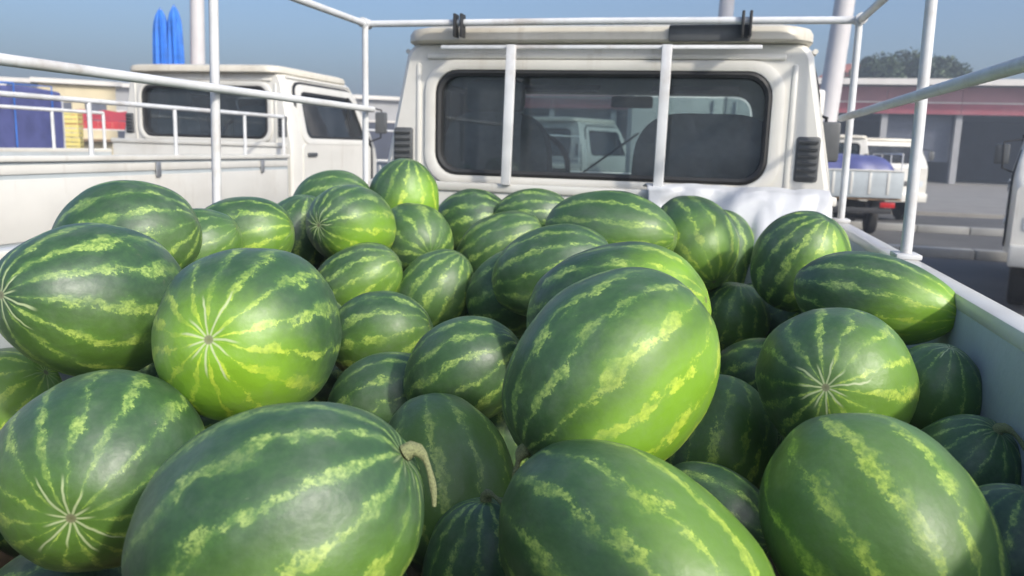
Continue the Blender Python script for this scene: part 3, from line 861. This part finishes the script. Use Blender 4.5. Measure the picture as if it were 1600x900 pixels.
((0.7273,2.7934,1.1763),(-0.77,-0.638,0.011),0.1424,0.1081,"",(0,0,-1),.05,None),
((-0.7359,1.7287,1.0366),(0.682,0.425,-0.596),0.1143,0.0867,"",(0,0,-1),.05,None),
((0.7537,1.9872,0.9631),(0.007,-0.638,-0.77),0.0893,0.0784,"",(0,0,-1),.05,None),
((-0.7012,1.8933,1.0233),(0.732,-0.204,0.65),0.0864,0.0770,"",(0,0,-1),.05,None),
((-0.3955,1.0846,0.9045),(-0.718,-0.676,-0.166),0.1108,0.0974,"",(0,0,-1),.05,None),
((-0.3109,1.9061,0.9826),(-0.375,-0.915,0.15),0.1027,0.0801,"",(0,0,-1),.05,None),
((0.3054,2.6913,1.0061),(-0.713,-0.579,0.394),0.1337,0.1038,"",(0,0,-1),.05,None),
((0.1985,2.8916,0.8984),(-0.409,0.88,0.242),0.1137,0.0992,"",(0,0,-1),.05,None),
((0.2389,2.4743,1.111),(0.632,-0.532,0.564),0.1059,0.0787,"",(0,0,-1),.05,None),
((-0.5412,2.8276,0.9111),(-0.4,0.861,-0.314),0.1086,0.0889,"",(0,0,-1),.05,None),
((0.203,2.2464,1.0874),(-0.895,-0.288,0.34),0.1446,0.1148,"",(0,0,-1),.05,None),
((0.4526,2.8617,0.9488),(-0.711,-0.703,0.01),0.0887,0.0780,"",(0,0,-1),.05,None),
((0.4612,1.8464,0.9116),(0.181,-0.965,0.188),0.1001,0.0880,"",(0,0,-1),.05,None),
((0.4564,2.6326,1.2071),(-0.162,-0.926,-0.342),0.0929,0.0797,"",(0,0,-1),.05,None),
((-0.4264,1.4945,1.1159),(-0.614,-0.195,0.765),0.1170,0.0884,"",(0,0,-1),.05,None),
((-0.0698,0.9621,1.0496),(-0.502,-0.749,0.432),0.0969,0.0794,"",(0,0,-1),.05,None),
((0.2227,1.8848,1.0435),(-0.523,-0.404,-0.75),0.1015,0.0849,"",(0,0,-1),.05,None),
((0.7396,1.4645,0.9742),(0.453,-0.285,0.845),0.1439,0.1088,"",(0,0,-1),.05,None),
((-0.7164,1.322,1.1816),(0.709,-0.403,-0.578),0.0957,0.0815,"",(0,0,-1),.05,None),
((0.3975,1.1265,0.9612),(-0.28,0.299,0.912),0.1002,0.0781,"",(0,0,-1),.05,None),
((-0.4982,1.7651,1.0757),(0.683,0.73,0.029),0.1140,0.0908,"",(0,0,-1),.05,None),
((-0.7154,2.7793,1.2163),(0.309,0.874,-0.374),0.1162,0.0909,"",(0,0,-1),.05,None),
((0.3553,2.1698,0.9254),(-0.985,0.007,-0.172),0.1129,0.0926,"",(0,0,-1),.05,None),
((0.1648,2.8165,1.0717),(0.918,-0.365,-0.156),0.1039,0.0835,"",(0,0,-1),.05,None),
((-0.6276,2.3071,0.9149),(0.634,-0.762,0.134),0.0851,0.0761,"",(0,0,-1),.05,None),
((-0.0133,2.4436,0.8849),(0.409,-0.296,0.863),0.0954,0.0755,"",(0,0,-1),.05,None),
((0.2847,1.6286,1.2374),(0.216,-0.83,-0.515),0.0934,0.0772,"",(0,0,-1),.05,None),
((-0.5859,1.6209,0.9871),(-0.396,-0.914,-0.087),0.0975,0.0790,"",(0,0,-1),.05,None),
((-0.3289,2.8466,0.8952),(-0.837,-0.03,-0.546),0.1005,0.0892,"",(0,0,-1),.05,None),
((0.749,1.8318,1.0603),(0.943,0.011,-0.333),0.1167,0.0900,"",(0,0,-1),.05,None),
((0.0298,2.6487,1.2623),(0.738,-0.663,-0.122),0.0953,0.0863,"",(0,0,-1),.05,None),
((-0.1179,2.1184,0.9528),(-0.476,-0.862,0.176),0.0976,0.0771,"",(0,0,-1),.05,None),
((-0.1028,2.8765,1.1756),(-0.754,-0.645,0.126),0.1079,0.0971,"",(0,0,-1),.05,None),
((-0.1855,1.2198,0.9664),(-0.897,-0.18,-0.404),0.1233,0.0960,"",(0,0,-1),.05,None),
((-0.2225,2.5897,0.8714),(-0.706,-0.237,-0.667),0.1079,0.0878,"",(0,0,-1),.05,None),
((-0.6238,1.4616,0.8683),(0.264,-0.946,-0.189),0.0921,0.0808,"",(0,0,-1),.05,None),
((0.1504,2.4565,0.8984),(0.375,0.883,0.281),0.0957,0.0849,"",(0,0,-1),.05,None),
((-0.7815,2.7046,0.9678),(0.729,-0.443,-0.523),0.0982,0.0823,"",(0,0,-1),.05,None),
((0.3508,2.0573,1.1161),(0.339,-0.936,0.091),0.1229,0.0973,"",(0,0,-1),.05,None),
((0.0009,1.8062,0.9156),(0.383,-0.84,-0.384),0.1139,0.0969,"",(0,0,-1),.05,None),
((-0.0194,2.2296,0.887),(0.824,-0.229,0.517),0.0948,0.0844,"",(0,0,-1),.05,None),
((0.6394,1.7778,0.8592),(0.118,-0.975,-0.186),0.0913,0.0779,"",(0,0,-1),.05,None),
((-0.555,2.1538,0.9052),(-0.8,0.487,-0.351),0.1214,0.1043,"",(0,0,-1),.05,None),
((-0.6128,1.8629,1.1626),(-0.175,-0.974,0.146),0.1052,0.0841,"",(0,0,-1),.05,None),
((0.3323,1.5235,1.0755),(-0.574,0.586,-0.571),0.1100,0.0919,"",(0,0,-1),.05,None),
((0.308,1.9855,0.9568),(-0.233,-0.927,-0.293),0.0980,0.0787,"",(0,0,-1),.05,None),
((-0.0337,2.8725,0.864),(0.938,0.347,-0.005),0.0964,0.0809,"",(0,0,-1),.05,None),
((-0.4244,1.3222,1.1241),(0.861,0.487,0.146),0.1117,0.0920,"",(0,0,-1),.05,None),
((0.7878,2.3006,0.9415),(0.45,-0.07,0.89),0.1031,0.0835,"",(0,0,-1),.05,None),
((-0.3439,2.1166,0.918),(0.825,-0.475,-0.306),0.1144,0.0893,"",(0,0,-1),.05,None),
((-0.7684,1.5764,0.9216),(-0.871,0.491,0.013),0.1268,0.1044,"",(0,0,-1),.05,None),
((0.2626,1.2644,0.8965),(0.259,0.928,-0.267),0.1078,0.0865,"",(0,0,-1),.05,None),
((-0.5414,2.2588,1.0827),(-0.18,0.944,-0.278),0.1028,0.0863,"",(0,0,-1),.05,None),
((0.4946,1.6398,0.8999),(0.591,-0.805,-0.047),0.0864,0.0780,"",(0,0,-1),.05,None),
((-0.7616,2.2732,1.0466),(0.379,-0.709,-0.595),0.1032,0.0826,"",(0,0,-1),.05,None),
((-0.5846,1.2147,1.26),(-0.557,0.626,0.546),0.1083,0.0902,"",(0,0,-1),.05,None),
((-0.2805,2.4599,0.9972),(-0.322,0.946,-0.022),0.0860,0.0779,"",(0,0,-1),.05,None),
((0.7198,1.2194,0.9003),(-0.049,-0.831,-0.554),0.0923,0.0798,"",(0,0,-1),.05,None),
((-0.4589,1.3067,0.9255),(0.894,0.397,0.208),0.1399,0.1073,"",(0,0,-1),.05,None),
((0.7569,2.3767,1.1899),(0.921,-0.027,0.389),0.1033,0.0867,"",(0,0,-1),.05,None),
((0.3838,1.8234,1.1111),(0.166,0.963,0.213),0.0971,0.0792,"",(0,0,-1),.05,None),
((-0.0575,2.3736,1.1066),(-0.103,0.987,0.123),0.1134,0.1026,"",(0,0,-1),.05,None),
((0.7805,2.715,0.8833),(0.487,0.869,0.091),0.1020,0.0917,"",(0,0,-1),.05,None),
((0.0396,2.5956,0.8999),(-0.382,0.852,0.358),0.1102,0.0912,"",(0,0,-1),.05,None),
((-0.5719,2.8242,1.1562),(0.071,0.826,-0.559),0.0982,0.0760,"",(0,0,-1),.05,None),
]
def melon_mesh(seed):
    rnd = random.Random(seed)
    ns, nr = 56, 36
    o3 = Vector((rnd.uniform(0, 50), rnd.uniform(0, 50), rnd.uniform(0, 50)))
    egg = rnd.uniform(-.05, .05)
    ribs = rnd.choice((9, 10, 11))
    def P(a, b):
        c, s = math.cos(a), math.sin(a)
        p = Vector((s * math.cos(b), s * math.sin(b), c))
        k = 1 + .055 * noise.noise(p * 1.1 + o3) + .014 * noise.noise(p * 3.1 + o3) + .004 * math.cos(ribs * b) * s
        k *= 1 + egg * c * (s ** 1.2)
        q = p * k
        d = math.exp(-(s / .17) ** 2) * .035 * (1 if c > 0 else .6)
        q.z -= d * (1 if c > 0 else -1)
        return q
    V = [P(0.0001, 0)]
    for j in range(1, nr):
        for i in range(ns):
            V.append(P(PI * j / nr, 2 * PI * i / ns))
    V.append(P(PI - .0001, 0))
    F = []
    for i in range(ns):
        F.append([0, 1 + i, 1 + (i + 1) % ns])
        for j in range(nr - 2):
            a = 1 + j * ns
            F.append([a + i, a + ns + i, a + ns + (i + 1) % ns, a + (i + 1) % ns])
        a = 1 + (nr - 2) * ns
        F.append([a + i, len(V) - 1, a + (i + 1) % ns])
    me = bpy.data.meshes.new('watermelon')
    me.from_pydata([tuple(v) for v in V], [], F); me.update()
    me.shade_smooth(); me.materials.append(M['melon'])
    return me
variants = [melon_mesh(11 + k) for k in range(7)]
STEM_CURL = {1: (-.02, -.25, -1.0), 0: (-.1, -.3, -1.0)}
rm = random.Random(8)
for i, (loc, axis, a, b, stem, spot, ss, label) in enumerate(MELONS):
    o = bpy.data.objects.new('watermelon', variants[i % 7])
    col.objects.link(o)
    o.location = loc
    qa = Vector(axis).to_track_quat('Z', 'Y') @ Quaternion((0, 0, 1), rm.uniform(0, 2 * PI))
    o.rotation_mode = 'QUATERNION'; o.rotation_quaternion = qa
    o.scale = (b, b, a)
    sl = qa.inverted() @ Vector(spot)
    o['spot_direction'] = (sl.x, sl.y, sl.z)
    o['spot_strength'] = float(ss)
    while True:
        sd = rm.random()
        fr_ = lambda k: (sd * k) % 1.0
        if not label or b < .1 or (fr_(29.3) > .35 and fr_(23.3) < .75): break
    o['seed'] = sd
    o['star'] = 0.9 if (label and 'star' in label and i < 46 and not label.startswith(('plain', 'pale striped', 'big dark'))) or i == 4 else (0.15, 0.35, 0.05)[i % 3]
    if label:
        tag(o, label, 'watermelon', 'watermelons heaped in the truck bed')
    else:
        tag(o, 'dark watermelon deep in the heap, almost hidden under the others', 'watermelon', 'buried watermelons')
    if stem in ('long', 'stub'):
        L = .072 if stem == 'long' else .042
        cw = Vector(STEM_CURL.get(i, (.5, -.3, -.8))).normalized()
        cl = qa.inverted() @ cw
        pts = []; rads = []
        n = 12
        p = Vector((0, 0, a * .955)); d = Vector((0, 0, 1))
        for k in range(n + 1):
            t = k / n
            q = p.copy()
            # stay outside the rind
            e = Vector((q.x / b, q.y / b, q.z / a)); l = e.length
            lim = 1.0 + .06 * min(1, t * 3) if k else 0
            if l < lim: q = q * (lim / l)
            pts.append(Vector((q.x / b, q.y / b, q.z / a)))
            rads.append((.0052 if stem == 'long' else .0058) * (1.7 - .9 * min(1, t * 3) - .25 * t + .12 * math.sin(t * 11)))
            p = q + d * (L / n)
            d = (d * (1 - .42) + cl * .42).normalized()
        bm = bmesh.new()
        # tube in the melon's own scaled space
        n8 = 8; prev = None; rings = []
        met = [Vector((q.x * b, q.y * b, q.z * a)) for q in pts]
        for k, q in enumerate(met):
            tt = (met[min(k + 1, n)] - met[max(k - 1, 0)]).normalized()
            if prev is None: u = tt.cross(Vector((1, 0, .1))).normalized()
            else: u = (prev - tt * prev.dot(tt)).normalized()
            prev = u; v = tt.cross(u)
            rg = []
            for s8 in range(n8):
                w = q + (u * math.cos(2 * PI * s8 / n8) + v * math.sin(2 * PI * s8 / n8)) * rads[k]
                rg.append(bm.verts.new((w.x / b, w.y / b, w.z / a)))
            rings.append(rg)
        for r0, r1 in zip(rings, rings[1:]):
            for s8 in range(n8):
                bm.faces.new((r0[s8], r0[(s8 + 1) % n8], r1[(s8 + 1) % n8], r1[s8]))
        bm.faces.new(rings[0][::-1]); bm.faces.new(rings[-1])
        bm_obj('stem', bm, 'stem', o, True, 60)

# ================================================================= background
# ---- market hall with red fascia
hall = empty('market_hall', (0, 53.0, 0.10))
tag(hall, 'long low market hall with red fascia and dark open shops, far right', 'building')
X0, X1 = -14.0, 58.0
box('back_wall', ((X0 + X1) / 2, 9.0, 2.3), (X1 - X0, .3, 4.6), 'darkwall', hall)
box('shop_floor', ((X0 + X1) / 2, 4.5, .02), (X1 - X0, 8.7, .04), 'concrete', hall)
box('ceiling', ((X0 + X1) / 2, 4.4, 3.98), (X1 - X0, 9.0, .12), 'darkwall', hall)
rf = box('roof', ((X0 + X1) / 2, 3.9, 5.72), (X1 - X0 + 1.2, 11.2, .22), 'whitewall', hall)
box('roof_edge', ((X0 + X1) / 2, -1.75, 5.70), (X1 - X0 + 1.3, .16, .34), 'whitewall', rf)
n = 0
x = X0
while x < X1 - .1:
    box('fascia_panel', (x + 1.98, -.55, 4.28), (3.97, .14, .62), 'redfascia', hall)
    box('sign_panel', (x + 1.98, -.50, 5.06), (3.97, .12, .90), 'pinkfascia', hall)
    box('fascia_strip', (x + 1.98, -.60, 4.62), (3.99, .10, .07), 'whitewall', hall)
    x += 4.0
x = X0
while x <= X1 + .1:
    box('pillar', (x, -.2, 1.98), (.34, .34, 3.96), 'greywall', hall)
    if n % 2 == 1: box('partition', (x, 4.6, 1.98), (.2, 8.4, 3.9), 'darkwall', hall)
    x += 4.0; n += 1
for k in range(0, 18):
    if k % 5 in (1, 3):
        sh = box('shutter', (X0 + 4 * k + 2.0, .35, 2.6), (3.6, .06, 2.7), 'shutter', hall)
        for q in range(8):
            box('shutter_slat', (X0 + 4 * k + 2.0, .31, 1.42 + q * .33), (3.58, .03, .28), 'shutter', sh)
    elif k % 3 == 0:
        box('counter', (X0 + 4 * k + 2.0, 1.2, .55), (2.8, .8, 1.0), 'darkwall', hall)

# ---- house with red roof behind the hall
hs = empty('house', (13.0, 82.0, 0))
tag(hs, 'house with red hipped roof behind the market hall and the tree', 'building')
box('wall', (0, 0, 3.9), (9, 8, 7.8), 'plaster', hs)
mesh_obj('roof', [(-5, -4.6, 7.8), (5, -4.6, 7.8), (5, 4.6, 7.8), (-5, 4.6, 7.8), (-2, 0, 9.9), (2, 0, 9.9)], [[0, 1, 5, 4], [1, 2, 5], [2, 3, 4, 5], [3, 0, 4], [3, 2, 1, 0]], 'roofred', hs)
for k in range(3):
    wq = box('window', (-3 + 3 * k, -4.0, 6.3), (1.2, .14, 1.3), 'shutter', hs)

# ---- tree behind the hall
def tree(loc, h, rx, rz_, seed, label, nleaf=9000):
    rnd = random.Random(seed)
    t = empty('tree', loc)
    tag(t, label, 'tree')
    bm = bmesh.new()
    add_tube(bm, [(0, 0, 0), (.1, .05, h * .3), (-.05, .1, h * .55)], [.34, .26, .18], 10)
    cl = []
    for k in range(9):
        a = 2 * PI * k / 9 + rnd.uniform(-.3, .3)
        e = Vector((math.cos(a) * rx * .6, math.sin(a) * rx * .5, h * rnd.uniform(.6, .86)))
        s0 = Vector((0, .05, h * rnd.uniform(.3, .52)))
        add_tube(bm, [s0, s0.lerp(e, .5) + Vector((0, 0, .3)), e], [.12, .08, .03], 6)
    bm_obj('trunk', bm, 'bark', t, True)
    for k in range(60):
        while True:
            p = Vector((rnd.uniform(-1, 1), rnd.uniform(-1, 1), rnd.uniform(-1, 1)))
            if .25 < p.length < 1: break
        cl.append((Vector((p.x * rx, p.y * rx * .8, h - rz_ + p.z * rz_)), rnd.uniform(.6, 1.2)))
    V = []; F = []
    for k in range(nleaf):
        c, r0 = rnd.choice(cl)
        d = Vector((rnd.gauss(0, 1), rnd.gauss(0, 1), rnd.gauss(0, 1))).normalized() * r0 * rnd.uniform(.35, 1.1) ** .5
        p = c + d
        s = rnd.uniform(.09, .19)
        u = Vector((rnd.gauss(0, 1), rnd.gauss(0, 1), rnd.gauss(0, 1))).normalized()
        v = u.orthogonal().normalized()
        w = u.cross(v)
        i0 = len(V)
        V += [p + v * s, p + w * s * .55, p - v * s, p - w * s * .55]
        F.append([i0, i0 + 1, i0 + 2, i0 + 3])
    mesh_obj('crown', V, F, 'leaf', t)
tree((13.5, 66.5, 0), 8.8, 4.0, 1.7, 3, 'round dark green tree rising behind the market hall roof on the right', 22000)
tree((19.5, 84.0, 0), 8.2, 2.6, 1.8, 5, 'smaller hazy tree right of the round one, behind the market hall', 5000)

# ---- masts
def mast(loc, r0, r1, h, lean, label):
    t = empty('street_light', loc)
    tag(t, label, 'street light', 'pale light masts around the yard')
    tube('pole', [(0, 0, .1), (lean * .5, 0, h * .5), (lean, 0, h)], [r0, (r0 + r1) / 2, r1], 'polepaint', t, 14)
    lathe('base_flange', [(r0 * 2.2, 0), (r0 * 2.2, .05), (r0 * 1.25, .07), (r0 * 1.2, .35)], 'polepaint', t, 14, 'Z')
    ar = tube('arm', [(lean, 0, h - .05), (lean + .5, -.3, h + .25), (lean + 1.2, -.7, h + .3)], [.05, .045, .04], 'polepaint', t, 8)
    bm = bmesh.new(); add_box(bm, (lean + 1.45, -.85, h + .29), (.62, .26, .12), .04, 2, None)
    bm_obj('lamp_head', bm, 'metal', ar, True)
mast((-12.32, 18.39, 0), .20, .14, 9.0, .25, 'pale light mast rising behind the left truck cab roof')
mast((.36, 21.6, 0), .22, .16, 9.0, .2, 'pale light mast rising behind the loaded truck cab roof')
mast((2.66, 19.6, 0), .24, .19, 9.0, .55, 'thick pale light mast at the right corner of the loaded truck cab')
mast((3.35, 24.0, 0), .18, .13, 9.0, .35, 'slimmer pale light mast just right of the thick one')

# ---- furled parasols
def parasol(loc, top, r, label, seed):
    t = empty('furled_parasol', loc)
    tag(t, label, 'parasol', 'furled blue parasols behind the left truck')
    tube('pole', [(0, 0, 0), (0, 0, top - .02)], .025, 'metal', t, 10)
    lathe('base', [(.30, 0), (.30, .06), (.10, .10), (.04, .28)], 'concrete', t, 20, 'Z')
    V = []; F = []; nu, nv = 32, 18
    z0 = top - 2.3
    for j in range(nv + 1):
        k = j / nv
        rr = r * (.84 + .16 * math.sin(PI * min(1, k * 1.1))) * (1 - max(0, (k - .80) / .20) ** 3 * .9)
        for i in range(nu):
            a = 2 * PI * i / nu
            f_ = 1 + .20 * math.cos(8 * a + k * 2.2 + seed) + .05 * math.sin(3 * a + k * 5)
            V.append((rr * f_ * math.cos(a), rr * f_ * math.sin(a), z0 + k * 2.3))
    for j in range(nv):
        for i in range(nu):
            F.append([j * nu + i, j * nu + (i + 1) % nu, (j + 1) * nu + (i + 1) % nu, (j + 1) * nu + i])
    F.append([nv * nu + i for i in range(nu)])
    mesh_obj('canopy', V, F, 'bluecloth', t, True, 60)
    tube('strap', [(r * .95 * math.cos(q * PI / 8), r * .95 * math.sin(q * PI / 8), z0 + .9) for q in range(17)], .02, 'bluecloth', t, 6)
parasol((-9.02, 12.72, 0), 3.72, .125, 'left one of the two furled blue parasols above the left truck cab', 0)
parasol((-8.80, 12.80, 0), 3.78, .125, 'right one of the two furled blue parasols above the left truck cab', 2)

# ---- tarpaulin covered cargo truck, far left
ct = empty('covered_truck', (-12.8, 11.6, 0), .12)
tag(ct, 'cargo body covered with blue tarpaulin, at the far left edge behind the truck bed', 'truck')
bm = bmesh.new(); add_box(bm, (0, 0, 1.62), (2.2, 3.6, 1.45), .05, 3)
bmesh.ops.subdivide_edges(bm, edges=bm.edges[:], cuts=6, use_grid_fill=True)
for v in bm.verts:
    v.co += Vector((.03 * math.sin(v.co.y * 6 + v.co.z * 2), .03 * math.sin(v.co.x * 7), .025 * math.sin(v.co.x * 5 + v.co.y * 3)))
cv = bm_obj('tarpaulin', bm, 'bluetarp', ct, True, 60)
for k in range(4):
    tube('strap', [(1.14, -1.5 + k, .9), (1.15, -1.5 + k, 2.40), (0, -1.5 + k, 2.46), (-1.15, -1.5 + k, 2.40), (-1.14, -1.5 + k, .9)], .012, 'bluecloth', cv, 6)
box('load_bed', (0, 0, .78), (2.2, 3.7, .12), 'chassis', ct)
for yy in (-1.1, 1.2):
    for s in (-1, 1):
        wh = lathe('wheel', [(.2, -.1), (.34, -.1), (.38, -.07), (.39, 0), (.38, .07), (.34, .1), (.2, .1)], 'tyre', ct, 24, 'X')
        wh.location = (s * .9, yy, .39)
        lathe('rim', [(.05, .04), (.2, .09), (.21, .1), (.19, .03)], 'rim', wh, 20, 'X')
box('head_frame', (0, 1.9, 1.5), (2.1, .1, 1.5), 'rack', ct)

# ---- cream kiosk
ki = empty('kiosk', (-20.3, 23.4, 0), .75)
tag(ki, 'small cream yellow kiosk with dark hatch, far left behind the truck bed rails', 'building')
box('wall', (0, 0, 1.55), (2.2, 2.2, 3.1), 'plaster', ki)
box('roof', (0, 0, 3.17), (2.6, 2.6, .14), 'whitewall', ki)
for s in (-.5, .5):
    wq = box('window', (s, -1.10, 2.25), (.62, .10, .55), 'shutter', ki)
    box('sill', (s, -1.16, 1.94), (.72, .14, .05), 'whitewall', wq)
box('counter', (0, -1.28, 1.35), (1.9, .36, .08), 'wood', ki)
# ---- crates stacked beside it
cr0 = None
def crate(loc, rz, label):
    t = empty('crate', loc, rz)
    tag(t, label, 'crate', 'yellow crates stacked far left')
    for s in (-1, 1):
        for k in range(3):
            box('side_slat', (0, s * .19, .05 + k * .095), (.58, .018, .075), 'yellowplastic', t)
            box('end_slat', (s * .28, 0, .05 + k * .095), (.018, .36, .075), 'yellowplastic', t)
        for q in (-1, 1):
            box('corner_post', (s * .268, q * .174, .14), (.03, .02, .28), 'yellowplastic', t)
    box('bottom', (0, 0, .012), (.56, .37, .02), 'yellowplastic', t)
names = ['bottom', 'second', 'third', 'fourth', 'fifth', 'sixth', 'seventh']
for k in range(7):
    crate((-13.35, 15.2, .292 * k), .5 + .05 * math.sin(k * 2), '%s crate of the yellow stack beyond the blue tarpaulin truck' % names[k] if k else 'lowest crate of the yellow stack beyond the blue tarpaulin truck')

# ---- grey warehouse, far left
wh_ = empty('warehouse', (-31.0, 41.0, 0), .62)
tag(wh_, 'long grey warehouse with dark doorways behind the left truck', 'building')
box('wall', (6.0, 3.0, 2.1), (34.0, 6.0, 4.2), 'greywall', wh_)
box('roof', (6.0, 3.0, 4.30), (34.8, 6.8, .22), 'whitewall', wh_)
for k in range(9):
    d_ = box('doorway', (-9.0 + k * 3.7, -.02, 1.4), (2.1, .16, 2.8), 'darkwall', wh_)
    box('door_frame', (-9.0 + k * 3.7, -.04, 2.86), (2.4, .22, .12), 'whitewall', d_)
    box('buttress', (-7.15 + k * 3.7, -.10, 2.1), (.30, .34, 4.18), 'whitewall', wh_)

# ---- awning stalls
def stall(loc, rz, mat, w, label):
    t = empty('market_stall', loc, rz)
    tag(t, label, 'market stall', 'market stalls far left')
    for sx in (-1, 1):
        for sy in (-1, 1):
            tube('post', [(sx * w / 2, sy * .9, 0), (sx * w / 2, sy * .9, 1.85 + .25 * (sy > 0))], .025, 'metal', t, 8)
    V = []; F = []; nu = 24
    for j in range(6):
        k = j / 5
        for i in range(nu + 1):
            u = i / nu
            V.append((-w / 2 - .15 + (w + .3) * u, -1.15 + 2.3 * k, 1.86 + .30 * k - .05 * math.sin(PI * k) + .02 * math.sin(u * 19)))
    for j in range(5):
        for i in range(nu):
            a = j * (nu + 1) + i
            F.append([a, a + 1, a + nu + 2, a + nu + 1])
    aw = mesh_obj('awning', V, F, mat, t, True)
    bm = bmesh.new()
    for i in range(12):
        add_box(bm, (-w / 2 - .15 + (w + .3) * (i + .5) / 12, -1.155, 1.76), ((w + .3) / 12 * .96, .012, .19), .003)
    bm_obj('valance', bm, mat, aw)
    box('trim', (0, -1.165, 1.655), (w + .3, .012, .03), 'rack', aw)
    box('table', (0, -.2, .80), (w, 1.2, .06), 'wood', t)
    for sx in (-1, 1):
        box('trestle', (sx * w * .38, -.2, .385), (.08, 1.0, .77), 'wood', t)
    box('front_cloth', (0, -.82, .45), (w, .02, .66), 'trim', t)
stall((-14.5, 17.9, 0), .62, 'redcloth', 1.5, 'market stall with red awning, far left between the blue tarpaulin and the truck cab')
stall((-12.6, 17.6, 0), .62, 'orangecloth', 1.35, 'market stall with orange awning, far left next to the truck cab')

# ================================================================= haze
hz_m = NT('haze_air')
pv_ = hz_m.n('ShaderNodeVolumePrincipled')
pv_.inputs['Color'].default_value = (0.80, 0.88, 0.98, 1)
pv_.inputs['Density'].default_value = 0.0045
pv_.inputs['Anisotropy'].default_value = 0.2
hz_m.t.links.new(pv_.outputs[0], hz_m.out.inputs['Volume'])
M['haze'] = hz_m.m
bm = bmesh.new()
bmesh.ops.create_cube(bm, size=1.0)
bmesh.ops.scale(bm, vec=(1840, 1840, 14.0), verts=bm.verts)
bmesh.ops.translate(bm, vec=(0, 300, 5.5), verts=bm.verts)
tag(bm_obj('haze', bm, 'haze'), kind='stuff')
